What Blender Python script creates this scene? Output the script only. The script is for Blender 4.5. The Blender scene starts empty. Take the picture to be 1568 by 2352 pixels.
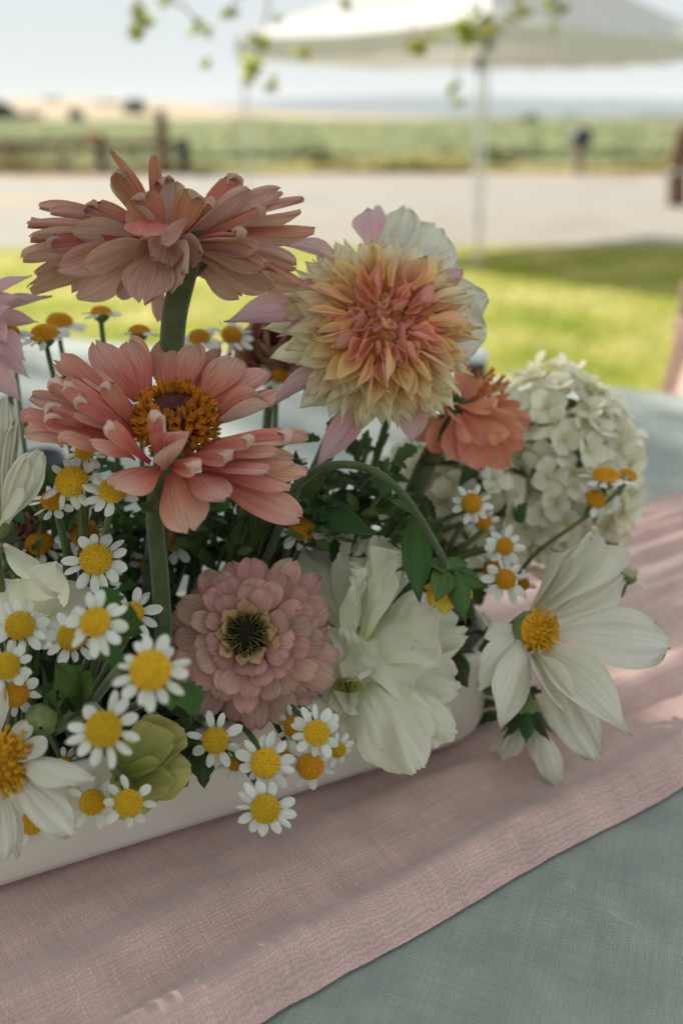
import bpy, bmesh, math, random
from mathutils import Vector, Matrix, noise, Quaternion

rnd = random.Random(11)
S = bpy.context.scene
C = S.collection
PI = math.pi
rad = math.radians

# ------------------------------------------------------------------ camera, sky, sun, exposure
F, U0, V0 = 2312.0, 784.0, 1176.0          # focal length and centre in view pixels (photo at 1568 x 2352)
PITCH, CAMZ, TZ = rad(21.5), 1.15, 0.91    # camera height, table height
cam_d = bpy.data.cameras.new('camera')
cam = bpy.data.objects.new('camera', cam_d); C.objects.link(cam)
cam.location = (0, 0, CAMZ)
cam.rotation_euler = (PI/2 - PITCH, 0, 0)
cam_d.sensor_fit = 'VERTICAL'; cam_d.sensor_height = 23.5; cam_d.sensor_width = 15.66
cam_d.lens = F/2352*23.5
cam_d.clip_start = 0.02; cam_d.clip_end = 30000
cam_d.dof.use_dof = True; cam_d.dof.focus_distance = 0.322; cam_d.dof.aperture_fstop = 4.2
S.camera = cam

SUN = Vector((-0.50, 0.69, 0.52)).normalized()     # towards the sun: high, behind the flowers and to the left
world = bpy.data.worlds.new('World'); S.world = world; world.use_nodes = True
wn = world.node_tree; wn.nodes.clear()
sky = wn.nodes.new('ShaderNodeTexSky'); sky.sky_type = 'NISHITA'; sky.sun_disc = False
sky.sun_elevation = math.asin(SUN.z)
sky.sun_rotation = math.atan2(SUN.x, SUN.y)
sky.altitude = 300; sky.air_density = 0.9; sky.dust_density = 0.6; sky.ozone_density = 1.0
bg = wn.nodes.new('ShaderNodeBackground'); bg.inputs['Strength'].default_value = 0.10
wo = wn.nodes.new('ShaderNodeOutputWorld')
veil = wn.nodes.new('ShaderNodeMix'); veil.data_type = 'RGBA'      # thin even milky overcast over the whole sky
veil.inputs[0].default_value = .97; veil.inputs[7].default_value = (3.55, 3.85, 3.92, 1)
wn.links.new(sky.outputs[0], veil.inputs[6]); wn.links.new(veil.outputs[2], bg.inputs[0]); wn.links.new(bg.outputs[0], wo.inputs[0])
sl = bpy.data.lights.new('sun', 'SUN'); sl.energy = 4.8; sl.angle = rad(0.6); sl.color = (1.0, .94, .83)
sun = bpy.data.objects.new('sun', sl); C.objects.link(sun)
sun.rotation_euler = (-SUN).to_track_quat('-Z', 'Y').to_euler()
S.view_settings.view_transform = 'Standard'; S.view_settings.look = 'None'
S.view_settings.exposure = 1.0; S.view_settings.gamma = 1.0; S.view_settings.use_curve_mapping = False
S.render.engine = 'CYCLES'
S.cycles.max_bounces = 8; S.cycles.transparent_max_bounces = 8
S.cycles.use_denoising = True
S.cycles.caustics_reflective = False; S.cycles.caustics_refractive = False

# ------------------------------------------------------------------ geometry helpers
CAM = Vector((0, 0, CAMZ))
RT = Vector((1, 0, 0)); UP = Vector((0, math.sin(PITCH), math.cos(PITCH)))
FW = Vector((0, math.cos(PITCH), -math.sin(PITCH)))

def at(u, v, d):                      # a place d metres in front of the lens in the direction of photo point u, v
    return CAM + d*(FW + (u-U0)/F*RT - (v-V0)/F*UP)

def ground(u, v, z):
    r = FW + (u-U0)/F*RT - (v-V0)/F*UP
    return CAM + r*((z-CAMZ)/r.z)

def vc(r, u, t):                      # direction: right, up, towards the viewer
    return (RT*r + UP*u - FW*t).normalized()

def ss(a, b, x):
    x = max(0.0, min(1.0, (x-a)/(b-a))); return x*x*(3-2*x)

def link(o): C.objects.link(o); return o

def thing(name, label, cat, loc, group=None):
    o = link(bpy.data.objects.new(name, None)); o.location = loc
    o.empty_display_size = .01
    o['label'] = label; o['category'] = cat
    if group: o['group'] = group
    return o

def wloc(o):                          # world origin of an unrotated chain of objects
    v = Vector((0, 0, 0))
    while o is not None:
        v += Vector(o.location)
        o = o.parent
    return v

def part(name, mesh, parent, M=None, label=None):
    o = link(bpy.data.objects.new(name, mesh))
    M = M.copy() if M is not None else Matrix.Identity(4)
    if parent is not None:
        o.parent = parent
        M = Matrix.Translation(-wloc(parent)) @ M
    o.matrix_basis = M
    if label: o['label'] = label
    return o

def sub(name, mesh, parent_part, M):   # a sub-part below a part that has its own matrix
    o = link(bpy.data.objects.new(name, mesh)); o.parent = parent_part
    o.matrix_basis = M
    return o

def tag(o, label=None, cat=None, group=None, kind=None):
    if label: o['label'] = label
    if cat: o['category'] = cat
    if group: o['group'] = group
    if kind: o['kind'] = kind
    return o

def mesh_from(name, verts, faces, mat=None, smooth=True, uvs=None):
    me = bpy.data.meshes.new(name)
    me.from_pydata([tuple(v) for v in verts], [], faces)
    if uvs is not None:
        lay = me.uv_layers.new(name='UVMap')
        vi = [0]*len(me.loops); me.loops.foreach_get('vertex_index', vi)
        flat = []
        for i in vi: flat += uvs[i]
        lay.data.foreach_set('uv', flat)
    if smooth: me.polygons.foreach_set('use_smooth', [True]*len(me.polygons))
    if mat: me.materials.append(mat)
    me.update()
    return me

def merge(parts):
    V, Fc = [], []
    for v, f in parts:
        k = len(V); V += v; Fc += [tuple(i+k for i in q) for q in f]
    return V, Fc

def boxg(c, s, M=None):
    v = [Vector((c[0]+s[0]*x/2, c[1]+s[1]*y/2, c[2]+s[2]*z/2)) for x in (-1, 1) for y in (-1, 1) for z in (-1, 1)]
    if M is not None: v = [M @ q for q in v]
    return v, [(0, 1, 3, 2), (4, 6, 7, 5), (0, 4, 5, 1), (2, 3, 7, 6), (0, 2, 6, 4), (1, 5, 7, 3)]

def bevel_box(name, c, s, mat, bev=.01, M=None):
    bm = bmesh.new(); v, f = boxg(c, s)
    vs = [bm.verts.new(q) for q in v]
    for q in f: bm.faces.new([vs[i] for i in q])
    bmesh.ops.recalc_face_normals(bm, faces=bm.faces)
    bmesh.ops.bevel(bm, geom=bm.edges[:], offset=bev, segments=2, profile=.5, affect='EDGES')
    if M is not None: bm.transform(M)
    me = bpy.data.meshes.new(name); bm.to_mesh(me); bm.free(); me.materials.append(mat)
    return me

def spline(pts, n):                   # Catmull-Rom through pts
    P = [Vector(p) for p in pts]
    if len(P) == 2: P = [P[0], P[0].lerp(P[1], .5), P[1]]
    P = [2*P[0]-P[1]] + P + [2*P[-1]-P[-2]]
    out = []
    m = len(P)-3
    for i in range(n+1):
        x = i/n*m; k = min(int(x), m-1); t = x-k
        a, b, c, d = P[k:k+4]
        out.append(.5*((2*b)+(c-a)*t+(2*a-5*b+4*c-d)*t*t+(3*b-a-3*c+d)*t*t*t))
    return out

def tube(pts, r0, r1=None, n=12, sides=8, smooth_path=True, ridge=0):
    r1 = r0 if r1 is None else r1
    P = spline(pts, n) if smooth_path else [Vector(p) for p in pts]
    n = len(P)-1
    V, Fc = [], []
    T0 = (P[1]-P[0]).normalized()
    X = T0.orthogonal().normalized()
    for i, p in enumerate(P):
        T = (P[min(i+1, n)]-P[max(i-1, 0)]).normalized()
        X = (X - T*X.dot(T)).normalized(); Y = T.cross(X)
        r = r0+(r1-r0)*i/n
        for k in range(sides):
            a = 2*PI*k/sides
            rr = r*(1+ridge*(1 if k % 2 else -1))
            V.append(p + X*rr*math.cos(a) + Y*rr*math.sin(a))
    for i in range(n):
        for k in range(sides):
            a, b = i*sides+k, i*sides+(k+1) % sides
            Fc.append((a, b, b+sides, a+sides))
    Fc.append(tuple(range(sides))[::-1]); Fc.append(tuple(n*sides+k for k in range(sides)))
    return V, Fc

def lathe(prof, n=16, c=(0, 0, 0)):
    V, Fc = [], []
    for r, z in prof:
        for k in range(n):
            a = 2*PI*k/n; V.append(Vector((c[0]+r*math.cos(a), c[1]+r*math.sin(a), c[2]+z)))
    for i in range(len(prof)-1):
        for k in range(n):
            a, b = i*n+k, i*n+(k+1) % n
            Fc.append((a, b, b+n, a+n))
    return V, Fc

def frame(z, roll=0.0):
    z = z.normalized(); x = z.orthogonal().normalized(); y = z.cross(x)
    M = Matrix((x, y, z)).transposed().to_4x4()
    return M @ Matrix.Rotation(roll, 4, 'Z')

def frame_to(base, tip, nh, wid, roll=0, zs=None):
    x = tip-base; L = max(x.length, 1e-5); x = x/L
    z = nh - x*nh.dot(x)
    if z.length < 1e-4: z = x.orthogonal()
    z.normalize()
    if roll: z = Quaternion(x, roll) @ z
    y = z.cross(x)
    zl = L if zs is None else zs
    M = Matrix(((x.x*L, y.x*wid, z.x*zl, base.x), (x.y*L, y.y*wid, z.y*zl, base.y), (x.z*L, y.z*wid, z.z*zl, base.z), (0, 0, 0, 1)))
    return M

# ------------------------------------------------------------------ petals and leaves as unit meshes along +X, face up +Z
def wprof(kind, t):
    if kind == 'zinnia':
        w = .30+.70*ss(0, .62, t)
        if t > .70: w *= math.sqrt(max(0, 1-((t-.70)/.30)**2*.90))
    elif kind == 'daisy':
        w = .50+.50*ss(0, .45, t)
        if t > .58: w *= math.sqrt(max(0, 1-((t-.58)/.42)**2*.96))
    elif kind == 'dahlia':
        w = .45+.55*ss(0, .5, t)
        if t > .5: w *= max(.02, 1-((t-.5)/.5)**2.1)
    elif kind == 'ray':
        w = .40+.60*ss(0, .45, t)
        if t > .45: w *= max(.02, 1-((t-.45)/.55)**2.0)
    elif kind == 'cosmos':
        w = .20+.80*ss(0, .62, t)
        if t > .70: w *= math.sqrt(max(0, 1-((t-.70)/.30)**2*.92))
    elif kind == 'round':
        w = .25+.75*ss(0, .5, t)
        if t > .48: w *= math.sqrt(max(0, 1-((t-.48)/.52)**2*.95))
    elif kind == 'fan':
        w = .34+.66*min(1, t*1.35)**.7
        if t > .85: w *= math.sqrt(max(0, 1-((t-.85)/.15)**2*.35))
    elif kind == 'lobed':
        w = (.16+.84*math.sin(PI*min(1, t*.93+.02))**.8)*(.62+.38*abs(math.sin(t*PI*3.4+.3)))
        if t > .9: w *= max(.05, 1-((t-.9)/.1)**2)
    else:
        w = max(.03, math.sin(PI*min(1, .04+.94*t**.85))**.85)
    return w

def petal(name, mat, kind='zinnia', nL=9, nW=6, curl=0., roll=0., rollat=.62, cup=0., twist=0., ruffle=0., rf=5., pleat=0., pk=4,
          notch=0., rnd_tip=.12, frill=0., ff=14., wav=0., jag=0., fold=0., seed=0):
    rg = random.Random(seed)
    N = 40
    X, Z, A = [0.], [0.], []
    ang = 0.
    for i in range(N):
        t = (i+.5)/N
        ang = curl*t + roll*ss(rollat, 1, t)
        A.append(ang); X.append(X[-1]+math.cos(ang)/N); Z.append(Z[-1]+math.sin(ang)/N)
    A.append(A[-1])
    k = max(range(N+1), key=lambda i: X[i]**2+Z[i]**2)
    a0 = math.atan2(Z[k], X[k]); R = math.hypot(X[k], Z[k])
    cs, sn = math.cos(-a0)/R, math.sin(-a0)/R
    X, Z = [x*cs-z*sn for x, z in zip(X, Z)], [x*sn+z*cs for x, z in zip(X, Z)]
    A = [a-a0 for a in A]
    ph = rg.random()*6; ph2 = rg.random()*6
    V, uv = [], []
    jg = [rg.uniform(-1, 1) for _ in range(nW+1)]
    for i in range(nL+1):
        tt = 1-(1-i/nL)**1.5
        for j in range(nW+1):
            s = j/nW*2-1
            t = tt*(1 - rnd_tip*abs(s)**2.2 - notch*math.exp(-(s*3.2)**2) + jag*jg[j])
            t = max(0, min(1.0, t))
            q = t*N; a = min(int(q), N-1); f = q-a
            cx = X[a]*(1-f)+X[a+1]*f; cz = Z[a]*(1-f)+Z[a+1]*f; an = A[a]*(1-f)+A[a+1]*f
            w = wprof(kind, tt)
            y = s*.5*w
            h = cup*s*s*w*.5 + pleat*math.cos(s*pk*PI+ph)*min(1, t*2)*(1-.3*t) - fold*abs(s)*w*.5
            h += ruffle*(t**2)*abs(s)**.7*math.sin(s*rf+ph) + ruffle*.7*(t**3)*math.sin(s*rf*1.7+ph2)
            h += frill*t**7*math.sin(s*ff+ph)+frill*.6*t**9*math.sin(s*ff*2.3+ph2)
            if wav: h += wav*(noise.noise(Vector((t*2.2+seed, s*1.6, seed*2.3)))*t+.45*noise.noise(Vector((t*5+seed, s*4.5, 3+seed*2.3)))*t*t)
            h += .012*noise.noise(Vector((t*4+seed*3.1, s*2.5, seed*1.7)))
            tw = twist*t
            yy = y*math.cos(tw)-h*math.sin(tw)*.6; hh = h*math.cos(tw)+y*math.sin(tw)*.6
            V.append(Vector((cx-hh*math.sin(an), yy, cz+hh*math.cos(an))))
            uv.append(((s+1)/2, tt))
    Fc = []
    n = nW+1
    for i in range(nL):
        for j in range(nW):
            a = i*n+j; Fc.append((a, a+n, a+n+1, a+1))
    return mesh_from(name, V, Fc, mat, True, uv)

# ------------------------------------------------------------------ materials
def newmat(name):
    m = bpy.data.materials.new(name); m.use_nodes = True
    m.node_tree.nodes.clear()
    return m, m.node_tree.nodes, m.node_tree.links

def ramp(N, pts):
    r = N.new('ShaderNodeValToRGB'); e = r.color_ramp.elements
    while len(e) < len(pts): e.new(.5)
    for q, (p, c) in zip(e, pts): q.position = p; q.color = (*c, 1)
    return r

def petal_mat(name, base, mid, tip, under, trans=.35, vein=.25, vs=26, var=.10, edge=None, rough=.72, m0=.35, spots=0., tipat=.92):
    m, N, L = newmat(name)
    uv = N.new('ShaderNodeUVMap'); sep = N.new('ShaderNodeSeparateXYZ'); L.new(uv.outputs[0], sep.inputs[0])
    oi = N.new('ShaderNodeObjectInfo')
    mp = N.new('ShaderNodeMapping'); mp.inputs['Scale'].default_value = (vs, 1.6, 1)
    L.new(uv.outputs[0], mp.inputs[0])
    off = N.new('ShaderNodeCombineXYZ')
    mul = N.new('ShaderNodeMath'); mul.operation = 'MULTIPLY'; mul.inputs[1].default_value = 37
    L.new(oi.outputs['Random'], mul.inputs[0]); L.new(mul.outputs[0], off.inputs[0]); L.new(mul.outputs[0], off.inputs[2]); L.new(off.outputs[0], mp.inputs['Location'])
    nz = N.new('ShaderNodeTexNoise'); nz.inputs['Scale'].default_value = 1.0; nz.inputs['Detail'].default_value = 3; L.new(mp.outputs[0], nz.inputs[0])
    nb = N.new('ShaderNodeTexNoise'); nb.inputs['Scale'].default_value = 3.0; nb.inputs['Detail'].default_value = 4
    mp2 = N.new('ShaderNodeMapping'); L.new(uv.outputs[0], mp2.inputs[0]); L.new(off.outputs[0], mp2.inputs['Location']); L.new(mp2.outputs[0], nb.inputs[0])
    ad = N.new('ShaderNodeMath'); ad.operation = 'MULTIPLY_ADD'; ad.inputs[1].default_value = .35; L.new(nb.outputs[0], ad.inputs[0])
    sb = N.new('ShaderNodeMath'); sb.operation = 'SUBTRACT'; L.new(sep.outputs[1], sb.inputs[0]); sb.inputs[1].default_value = .175; L.new(sb.outputs[0], ad.inputs[2])
    cr = ramp(N, [(0, base), (m0, mid), (tipat, tip)]); L.new(ad.outputs[0], cr.inputs[0])
    geo = N.new('ShaderNodeNewGeometry')
    mixb = N.new('ShaderNodeMix'); mixb.data_type = 'RGBA'
    ur = ramp(N, [(0, [a*.6+b*.4 for a, b in zip(under, base)]), (.6, under)]); L.new(ad.outputs[0], ur.inputs[0])
    L.new(geo.outputs['Backfacing'], mixb.inputs[0]); L.new(cr.outputs[0], mixb.inputs[6]); L.new(ur.outputs[0], mixb.inputs[7])
    col = mixb.outputs[2]
    if edge:
        e1 = N.new('ShaderNodeMath'); e1.operation = 'SUBTRACT'; L.new(sep.outputs[0], e1.inputs[0]); e1.inputs[1].default_value = .5
        e2 = N.new('ShaderNodeMath'); e2.operation = 'ABSOLUTE'; L.new(e1.outputs[0], e2.inputs[0])
        er = ramp(N, [(.40, (0, 0, 0)), (.5, (1, 1, 1))]); L.new(e2.outputs[0], er.inputs[0])
        er2 = ramp(N, [(.90, (0, 0, 0)), (1, (1, 1, 1))]); L.new(sep.outputs[1], er2.inputs[0])
        mx = N.new('ShaderNodeMath'); mx.operation = 'MAXIMUM'; L.new(er.outputs[0], mx.inputs[0]); L.new(er2.outputs[0], mx.inputs[1])
        ml = N.new('ShaderNodeMath'); ml.operation = 'MULTIPLY'; ml.inputs[1].default_value = .55; L.new(mx.outputs[0], ml.inputs[0])
        me_ = N.new('ShaderNodeMix'); me_.data_type = 'RGBA'; L.new(ml.outputs[0], me_.inputs[0]); L.new(col, me_.inputs[6]); me_.inputs[7].default_value = (*edge, 1)
        col = me_.outputs[2]
    vr = ramp(N, [(.3, (1-vein,)*3), (.62, (1.0,)*3)]); L.new(nz.outputs[0], vr.inputs[0])
    mv = N.new('ShaderNodeMix'); mv.data_type = 'RGBA'; mv.blend_type = 'MULTIPLY'; mv.inputs[0].default_value = 1
    L.new(col, mv.inputs[6]); L.new(vr.outputs[0], mv.inputs[7]); col = mv.outputs[2]
    if spots > 0:
        n3 = N.new('ShaderNodeTexNoise'); n3.inputs['Scale'].default_value = 14; L.new(mp2.outputs[0], n3.inputs[0])
        sr = ramp(N, [(.70, (0, 0, 0)), (.78, (1, 1, 1))]); L.new(n3.outputs[0], sr.inputs[0])
        sm = N.new('ShaderNodeMath'); sm.operation = 'MULTIPLY'; sm.inputs[1].default_value = spots; L.new(sr.outputs[0], sm.inputs[0])
        ms = N.new('ShaderNodeMix'); ms.data_type = 'RGBA'; L.new(sm.outputs[0], ms.inputs[0]); L.new(col, ms.inputs[6]); ms.inputs[7].default_value = (.30, .17, .07, 1); col = ms.outputs[2]
    hs = N.new('ShaderNodeHueSaturation'); L.new(col, hs.inputs['Color'])
    rv = N.new('ShaderNodeMapRange'); rv.inputs[3].default_value = 1-var; rv.inputs[4].default_value = 1+var; L.new(oi.outputs['Random'], rv.inputs[0]); L.new(rv.outputs[0], hs.inputs['Value'])
    r2 = N.new('ShaderNodeMath'); r2.operation = 'FRACT'; m7 = N.new('ShaderNodeMath'); m7.operation = 'MULTIPLY'; m7.inputs[1].default_value = 7.3; L.new(oi.outputs['Random'], m7.inputs[0]); L.new(m7.outputs[0], r2.inputs[0])
    rh = N.new('ShaderNodeMapRange'); rh.inputs[3].default_value = .5-var*.12; rh.inputs[4].default_value = .5+var*.12; L.new(r2.outputs[0], rh.inputs[0]); L.new(rh.outputs[0], hs.inputs['Hue'])
    col = hs.outputs[0]
    bmp = N.new('ShaderNodeBump'); bmp.inputs['Strength'].default_value = .35; bmp.inputs['Distance'].default_value = .0006; L.new(nz.outputs[0], bmp.inputs['Height'])
    p = N.new('ShaderNodeBsdfPrincipled'); p.inputs['Roughness'].default_value = rough; p.inputs['Specular IOR Level'].default_value = .14
    L.new(col, p.inputs['Base Color']); L.new(bmp.outputs[0], p.inputs['Normal'])
    tr = N.new('ShaderNodeBsdfTranslucent'); L.new(col, tr.inputs[0])
    mix = N.new('ShaderNodeMixShader'); mix.inputs[0].default_value = trans; L.new(p.outputs[0], mix.inputs[1]); L.new(tr.outputs[0], mix.inputs[2])
    o = N.new('ShaderNodeOutputMaterial'); L.new(mix.outputs[0], o.inputs[0])
    return m

def noise_mat(name, c1, c2, scale=20., rough=.7, bump=.0, bscale=None, coords='Object', spec=.3, trans=0., var=0., detail=4, dist=.002, stretch=(1, 1, 1), lo=.3, hi=.7):
    m, N, L = newmat(name)
    tc = N.new('ShaderNodeTexCoord'); mp = N.new('ShaderNodeMapping'); mp.inputs['Scale'].default_value = stretch; L.new(tc.outputs[coords], mp.inputs[0])
    nz = N.new('ShaderNodeTexNoise'); nz.inputs['Scale'].default_value = scale; nz.inputs['Detail'].default_value = detail; L.new(mp.outputs[0], nz.inputs[0])
    cr = ramp(N, [(lo, c1), (hi, c2)]); L.new(nz.outputs[0], cr.inputs[0]); col = cr.outputs[0]
    if var:
        oi = N.new('ShaderNodeObjectInfo'); hs = N.new('ShaderNodeHueSaturation'); rv = N.new('ShaderNodeMapRange'); rv.inputs[3].default_value = 1-var; rv.inputs[4].default_value = 1+var
        L.new(oi.outputs['Random'], rv.inputs[0]); L.new(rv.outputs[0], hs.inputs['Value']); L.new(col, hs.inputs['Color']); col = hs.outputs[0]
    p = N.new('ShaderNodeBsdfPrincipled'); p.inputs['Roughness'].default_value = rough; p.inputs['Specular IOR Level'].default_value = spec
    L.new(col, p.inputs['Base Color'])
    if bump:
        b = N.new('ShaderNodeBump'); b.inputs['Strength'].default_value = bump; b.inputs['Distance'].default_value = dist
        n2 = N.new('ShaderNodeTexNoise'); n2.inputs['Scale'].default_value = bscale or scale*3; n2.inputs['Detail'].default_value = 3; L.new(mp.outputs[0], n2.inputs[0])
        L.new(n2.outputs[0], b.inputs['Height']); L.new(b.outputs[0], p.inputs['Normal'])
    out = p.outputs[0]
    if trans:
        tr = N.new('ShaderNodeBsdfTranslucent'); L.new(col, tr.inputs[0]); mx = N.new('ShaderNodeMixShader'); mx.inputs[0].default_value = trans
        L.new(out, mx.inputs[1]); L.new(tr.outputs[0], mx.inputs[2]); out = mx.outputs[0]
    o = N.new('ShaderNodeOutputMaterial'); L.new(out, o.inputs[0])
    return m

def weave_mat(name, c_thread, c_gap, fx, fy, wob, bump, big=None, trans=0., dist=.0005, soft=(.25, .75)):
    """cloth: two crossing sets of threads on the UV (in metres), wavering"""
    m, N, L = newmat(name)
    uv = N.new('ShaderNodeUVMap')
    nz = N.new('ShaderNodeTexNoise'); nz.inputs['Scale'].default_value = 260; nz.inputs['Detail'].default_value = 2; L.new(uv.outputs[0], nz.inputs[0])
    n1 = N.new('ShaderNodeTexNoise'); n1.inputs['Scale'].default_value = 60; n1.inputs['Detail'].default_value = 2; L.new(uv.outputs[0], n1.inputs[0])
    v1 = N.new('ShaderNodeVectorMath'); v1.operation = 'SUBTRACT'; v1.inputs[1].default_value = (.5, .5, .5); L.new(nz.outputs['Color'], v1.inputs[0])
    v2 = N.new('ShaderNodeVectorMath'); v2.operation = 'SCALE'; v2.inputs['Scale'].default_value = wob; L.new(v1.outputs[0], v2.inputs[0])
    v3 = N.new('ShaderNodeVectorMath'); v3.operation = 'ADD'; L.new(uv.outputs[0], v3.inputs[0]); L.new(v2.outputs[0], v3.inputs[1])
    w1 = N.new('ShaderNodeTexWave'); w1.bands_direction = 'X'; w1.inputs['Scale'].default_value = fx; w1.inputs['Distortion'].default_value = 0; L.new(v3.outputs[0], w1.inputs[0])
    w2 = N.new('ShaderNodeTexWave'); w2.bands_direction = 'Y'; w2.inputs['Scale'].default_value = fy; w2.inputs['Distortion'].default_value = 0; L.new(v3.outputs[0], w2.inputs[0])
    a = N.new('ShaderNodeMath'); a.operation = 'ADD'; L.new(w1.outputs['Fac'], a.inputs[0]); L.new(w2.outputs['Fac'], a.inputs[1])
    h = N.new('ShaderNodeMath'); h.operation = 'MULTIPLY'; h.inputs[1].default_value = .5; L.new(a.outputs[0], h.inputs[0])
    cr = ramp(N, [(soft[0], c_gap), (soft[1], c_thread)]); L.new(h.outputs[0], cr.inputs[0])
    br = ramp(N, [(.3, (.86,)*3), (.7, (1.06,)*3)]); L.new(n1.outputs[0], br.inputs[0])
    mv = N.new('ShaderNodeMix'); mv.data_type = 'RGBA'; mv.blend_type = 'MULTIPLY'; mv.inputs[0].default_value = 1; L.new(cr.outputs[0], mv.inputs[6]); L.new(br.outputs[0], mv.inputs[7])
    colw = mv.outputs[2]
    if big:
        for sc_ in ((900, 22, 1), (26, 800, 1)):
            mp = N.new('ShaderNodeMapping'); mp.inputs['Scale'].default_value = sc_; L.new(uv.outputs[0], mp.inputs[0])
            ns = N.new('ShaderNodeTexNoise'); ns.inputs['Scale'].default_value = 1; ns.inputs['Detail'].default_value = 1; L.new(mp.outputs[0], ns.inputs[0])
            rs = ramp(N, [(.28, (1-big,)*3), (.5, (1, 1, 1)), (.72, (1+big,)*3)]); L.new(ns.outputs[0], rs.inputs[0])
            ms = N.new('ShaderNodeMix'); ms.data_type = 'RGBA'; ms.blend_type = 'MULTIPLY'; ms.inputs[0].default_value = 1; L.new(colw, ms.inputs[6]); L.new(rs.outputs[0], ms.inputs[7]); colw = ms.outputs[2]
    p = N.new('ShaderNodeBsdfPrincipled'); p.inputs['Roughness'].default_value = .9; p.inputs['Specular IOR Level'].default_value = .1
    p.inputs['Sheen Weight'].default_value = .4; p.inputs['Sheen Roughness'].default_value = .5
    L.new(colw, p.inputs['Base Color'])
    b = N.new('ShaderNodeBump'); b.inputs['Strength'].default_value = bump; b.inputs['Distance'].default_value = dist; L.new(h.outputs[0], b.inputs['Height']); L.new(b.outputs[0], p.inputs['Normal'])
    o = N.new('ShaderNodeOutputMaterial')
    L.new(p.outputs[0], o.inputs[0])
    return m

M_ = {}
M_['zin_dusty'] = petal_mat('zinnia_salmon', (.42, .085, .05), (.56, .18, .11), (.62, .29, .205), (.66, .41, .34), trans=.34, vein=.30, var=.15, spots=.14)
M_['zin_peach'] = petal_mat('zinnia_peach', (.46, .065, .055), (.70, .235, .175), (.81, .46, .375), (.83, .59, .50), trans=.34, vein=.32, var=.10, m0=.46, spots=.10)
M_['zin_mauve'] = petal_mat('zinnia_mauve', (.42, .19, .13), (.56, .30, .245), (.60, .36, .31), (.58, .32, .30), trans=.26, vein=.30, var=.18, edge=(.50, .20, .22), spots=.15)
M_['zin_tan'] = petal_mat('zinnia_tan', (.38, .24, .10), (.52, .32, .17), (.56, .36, .22), (.5, .3, .2), trans=.25, vein=.2, var=.10)
M_['zin_coral'] = petal_mat('zinnia_coral', (.66, .18, .09), (.84, .34, .20), (.87, .45, .30), (.83, .38, .26), trans=.32, vein=.18, var=.10)
M_['ray_green'] = petal_mat('inner_petal_green', (.16, .15, .03), (.34, .33, .08), (.46, .46, .15), (.36, .36, .10), trans=.2, vein=.1, var=.12)
M_['dah_out'] = petal_mat('dahlia_cream', (.95, .62, .26), (.95, .76, .50), (.95, .91, .68), (.95, .78, .58), trans=.58, vein=.10, var=.07, m0=.40, tipat=.80)
M_['dah_mid'] = petal_mat('dahlia_peach', (.95, .55, .16), (.95, .63, .32), (.95, .82, .46), (.95, .62, .44), trans=.56, vein=.12, var=.10, m0=.4, tipat=.9)
M_['dah_in'] = petal_mat('dahlia_rose', (.88, .46, .18), (.88, .46, .32), (.90, .64, .38), (.86, .42, .38), trans=.50, vein=.14, var=.14, m0=.45, tipat=.97)
M_['dah_ray'] = petal_mat('dahlia_pink', (.82, .60, .48), (.78, .48, .51), (.75, .52, .57), (.76, .53, .58), trans=.42, vein=.24, vs=16, var=.08)
M_['white'] = petal_mat('daisy_white', (.66, .68, .56), (.76, .765, .71), (.78, .785, .74), (.70, .72, .65), trans=.26, vein=.07, vs=8, var=.08, spots=.22)
M_['cos_white'] = petal_mat('cosmos_white', (.70, .68, .46), (.79, .765, .65), (.82, .795, .69), (.76, .74, .62), trans=.36, vein=.13, vs=18, var=.04, spots=.10)
M_['lis_white'] = petal_mat('lisianthus_white', (.74, .75, .44), (.82, .81, .63), (.85, .83, .71), (.80, .79, .66), trans=.40, vein=.03, vs=10, var=.03, spots=.05)
M_['hyd'] = petal_mat('hydrangea_cream', (.70, .67, .42), (.85, .815, .64), (.88, .85, .73), (.83, .795, .61), trans=.34, vein=.08, vs=10, var=.09, spots=.05)
M_['lime'] = petal_mat('bud_lime', (.28, .33, .07), (.42, .44, .12), (.55, .52, .19), (.42, .44, .13), trans=.36, vein=.16, vs=14, var=.08, spots=.2)
M_['rose'] = petal_mat('rose_brown', (.36, .13, .09), (.50, .24, .18), (.56, .31, .25), (.52, .28, .22), trans=.3, vein=.2)
M_['yellow_petal'] = petal_mat('yellow_petal', (.40, .42, .06), (.74, .55, .06), (.80, .62, .10), (.72, .55, .08), trans=.4, vein=.12)
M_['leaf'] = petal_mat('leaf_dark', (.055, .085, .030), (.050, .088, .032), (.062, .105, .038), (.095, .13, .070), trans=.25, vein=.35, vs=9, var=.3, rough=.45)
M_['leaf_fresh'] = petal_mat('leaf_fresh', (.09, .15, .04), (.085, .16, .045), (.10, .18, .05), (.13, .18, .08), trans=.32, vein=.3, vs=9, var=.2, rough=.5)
M_['stem'] = noise_mat('stem_green', (.065, .10, .025), (.11, .15, .04), 90, .55, bump=.3, bscale=600, spec=.35, dist=.0004, var=.2)
M_['stem_dark'] = noise_mat('stem_hairy', (.045, .065, .025), (.085, .11, .045), 120, .65, bump=.8, bscale=1400, spec=.3, dist=.0006)
for m_ in ('stem_dark', 'stem'):
    for nd in M_[m_].node_tree.nodes:
        if nd.type == 'BSDF_PRINCIPLED': nd.inputs['Sheen Weight'].default_value = .35; nd.inputs['Sheen Roughness'].default_value = .4     # fine hairs
M_['bud_green'] = noise_mat('bud_green', (.10, .15, .05), (.20, .24, .09), 400, .6, bump=.4, bscale=900, dist=.0004)
M_['disc_yellow'] = noise_mat('daisy_disc', (.56, .27, .010), (.98, .66, .035), 26, .7, bump=.6, bscale=45, dist=.0006, var=.12, detail=2, trans=.06, lo=.36, hi=.58)
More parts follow.
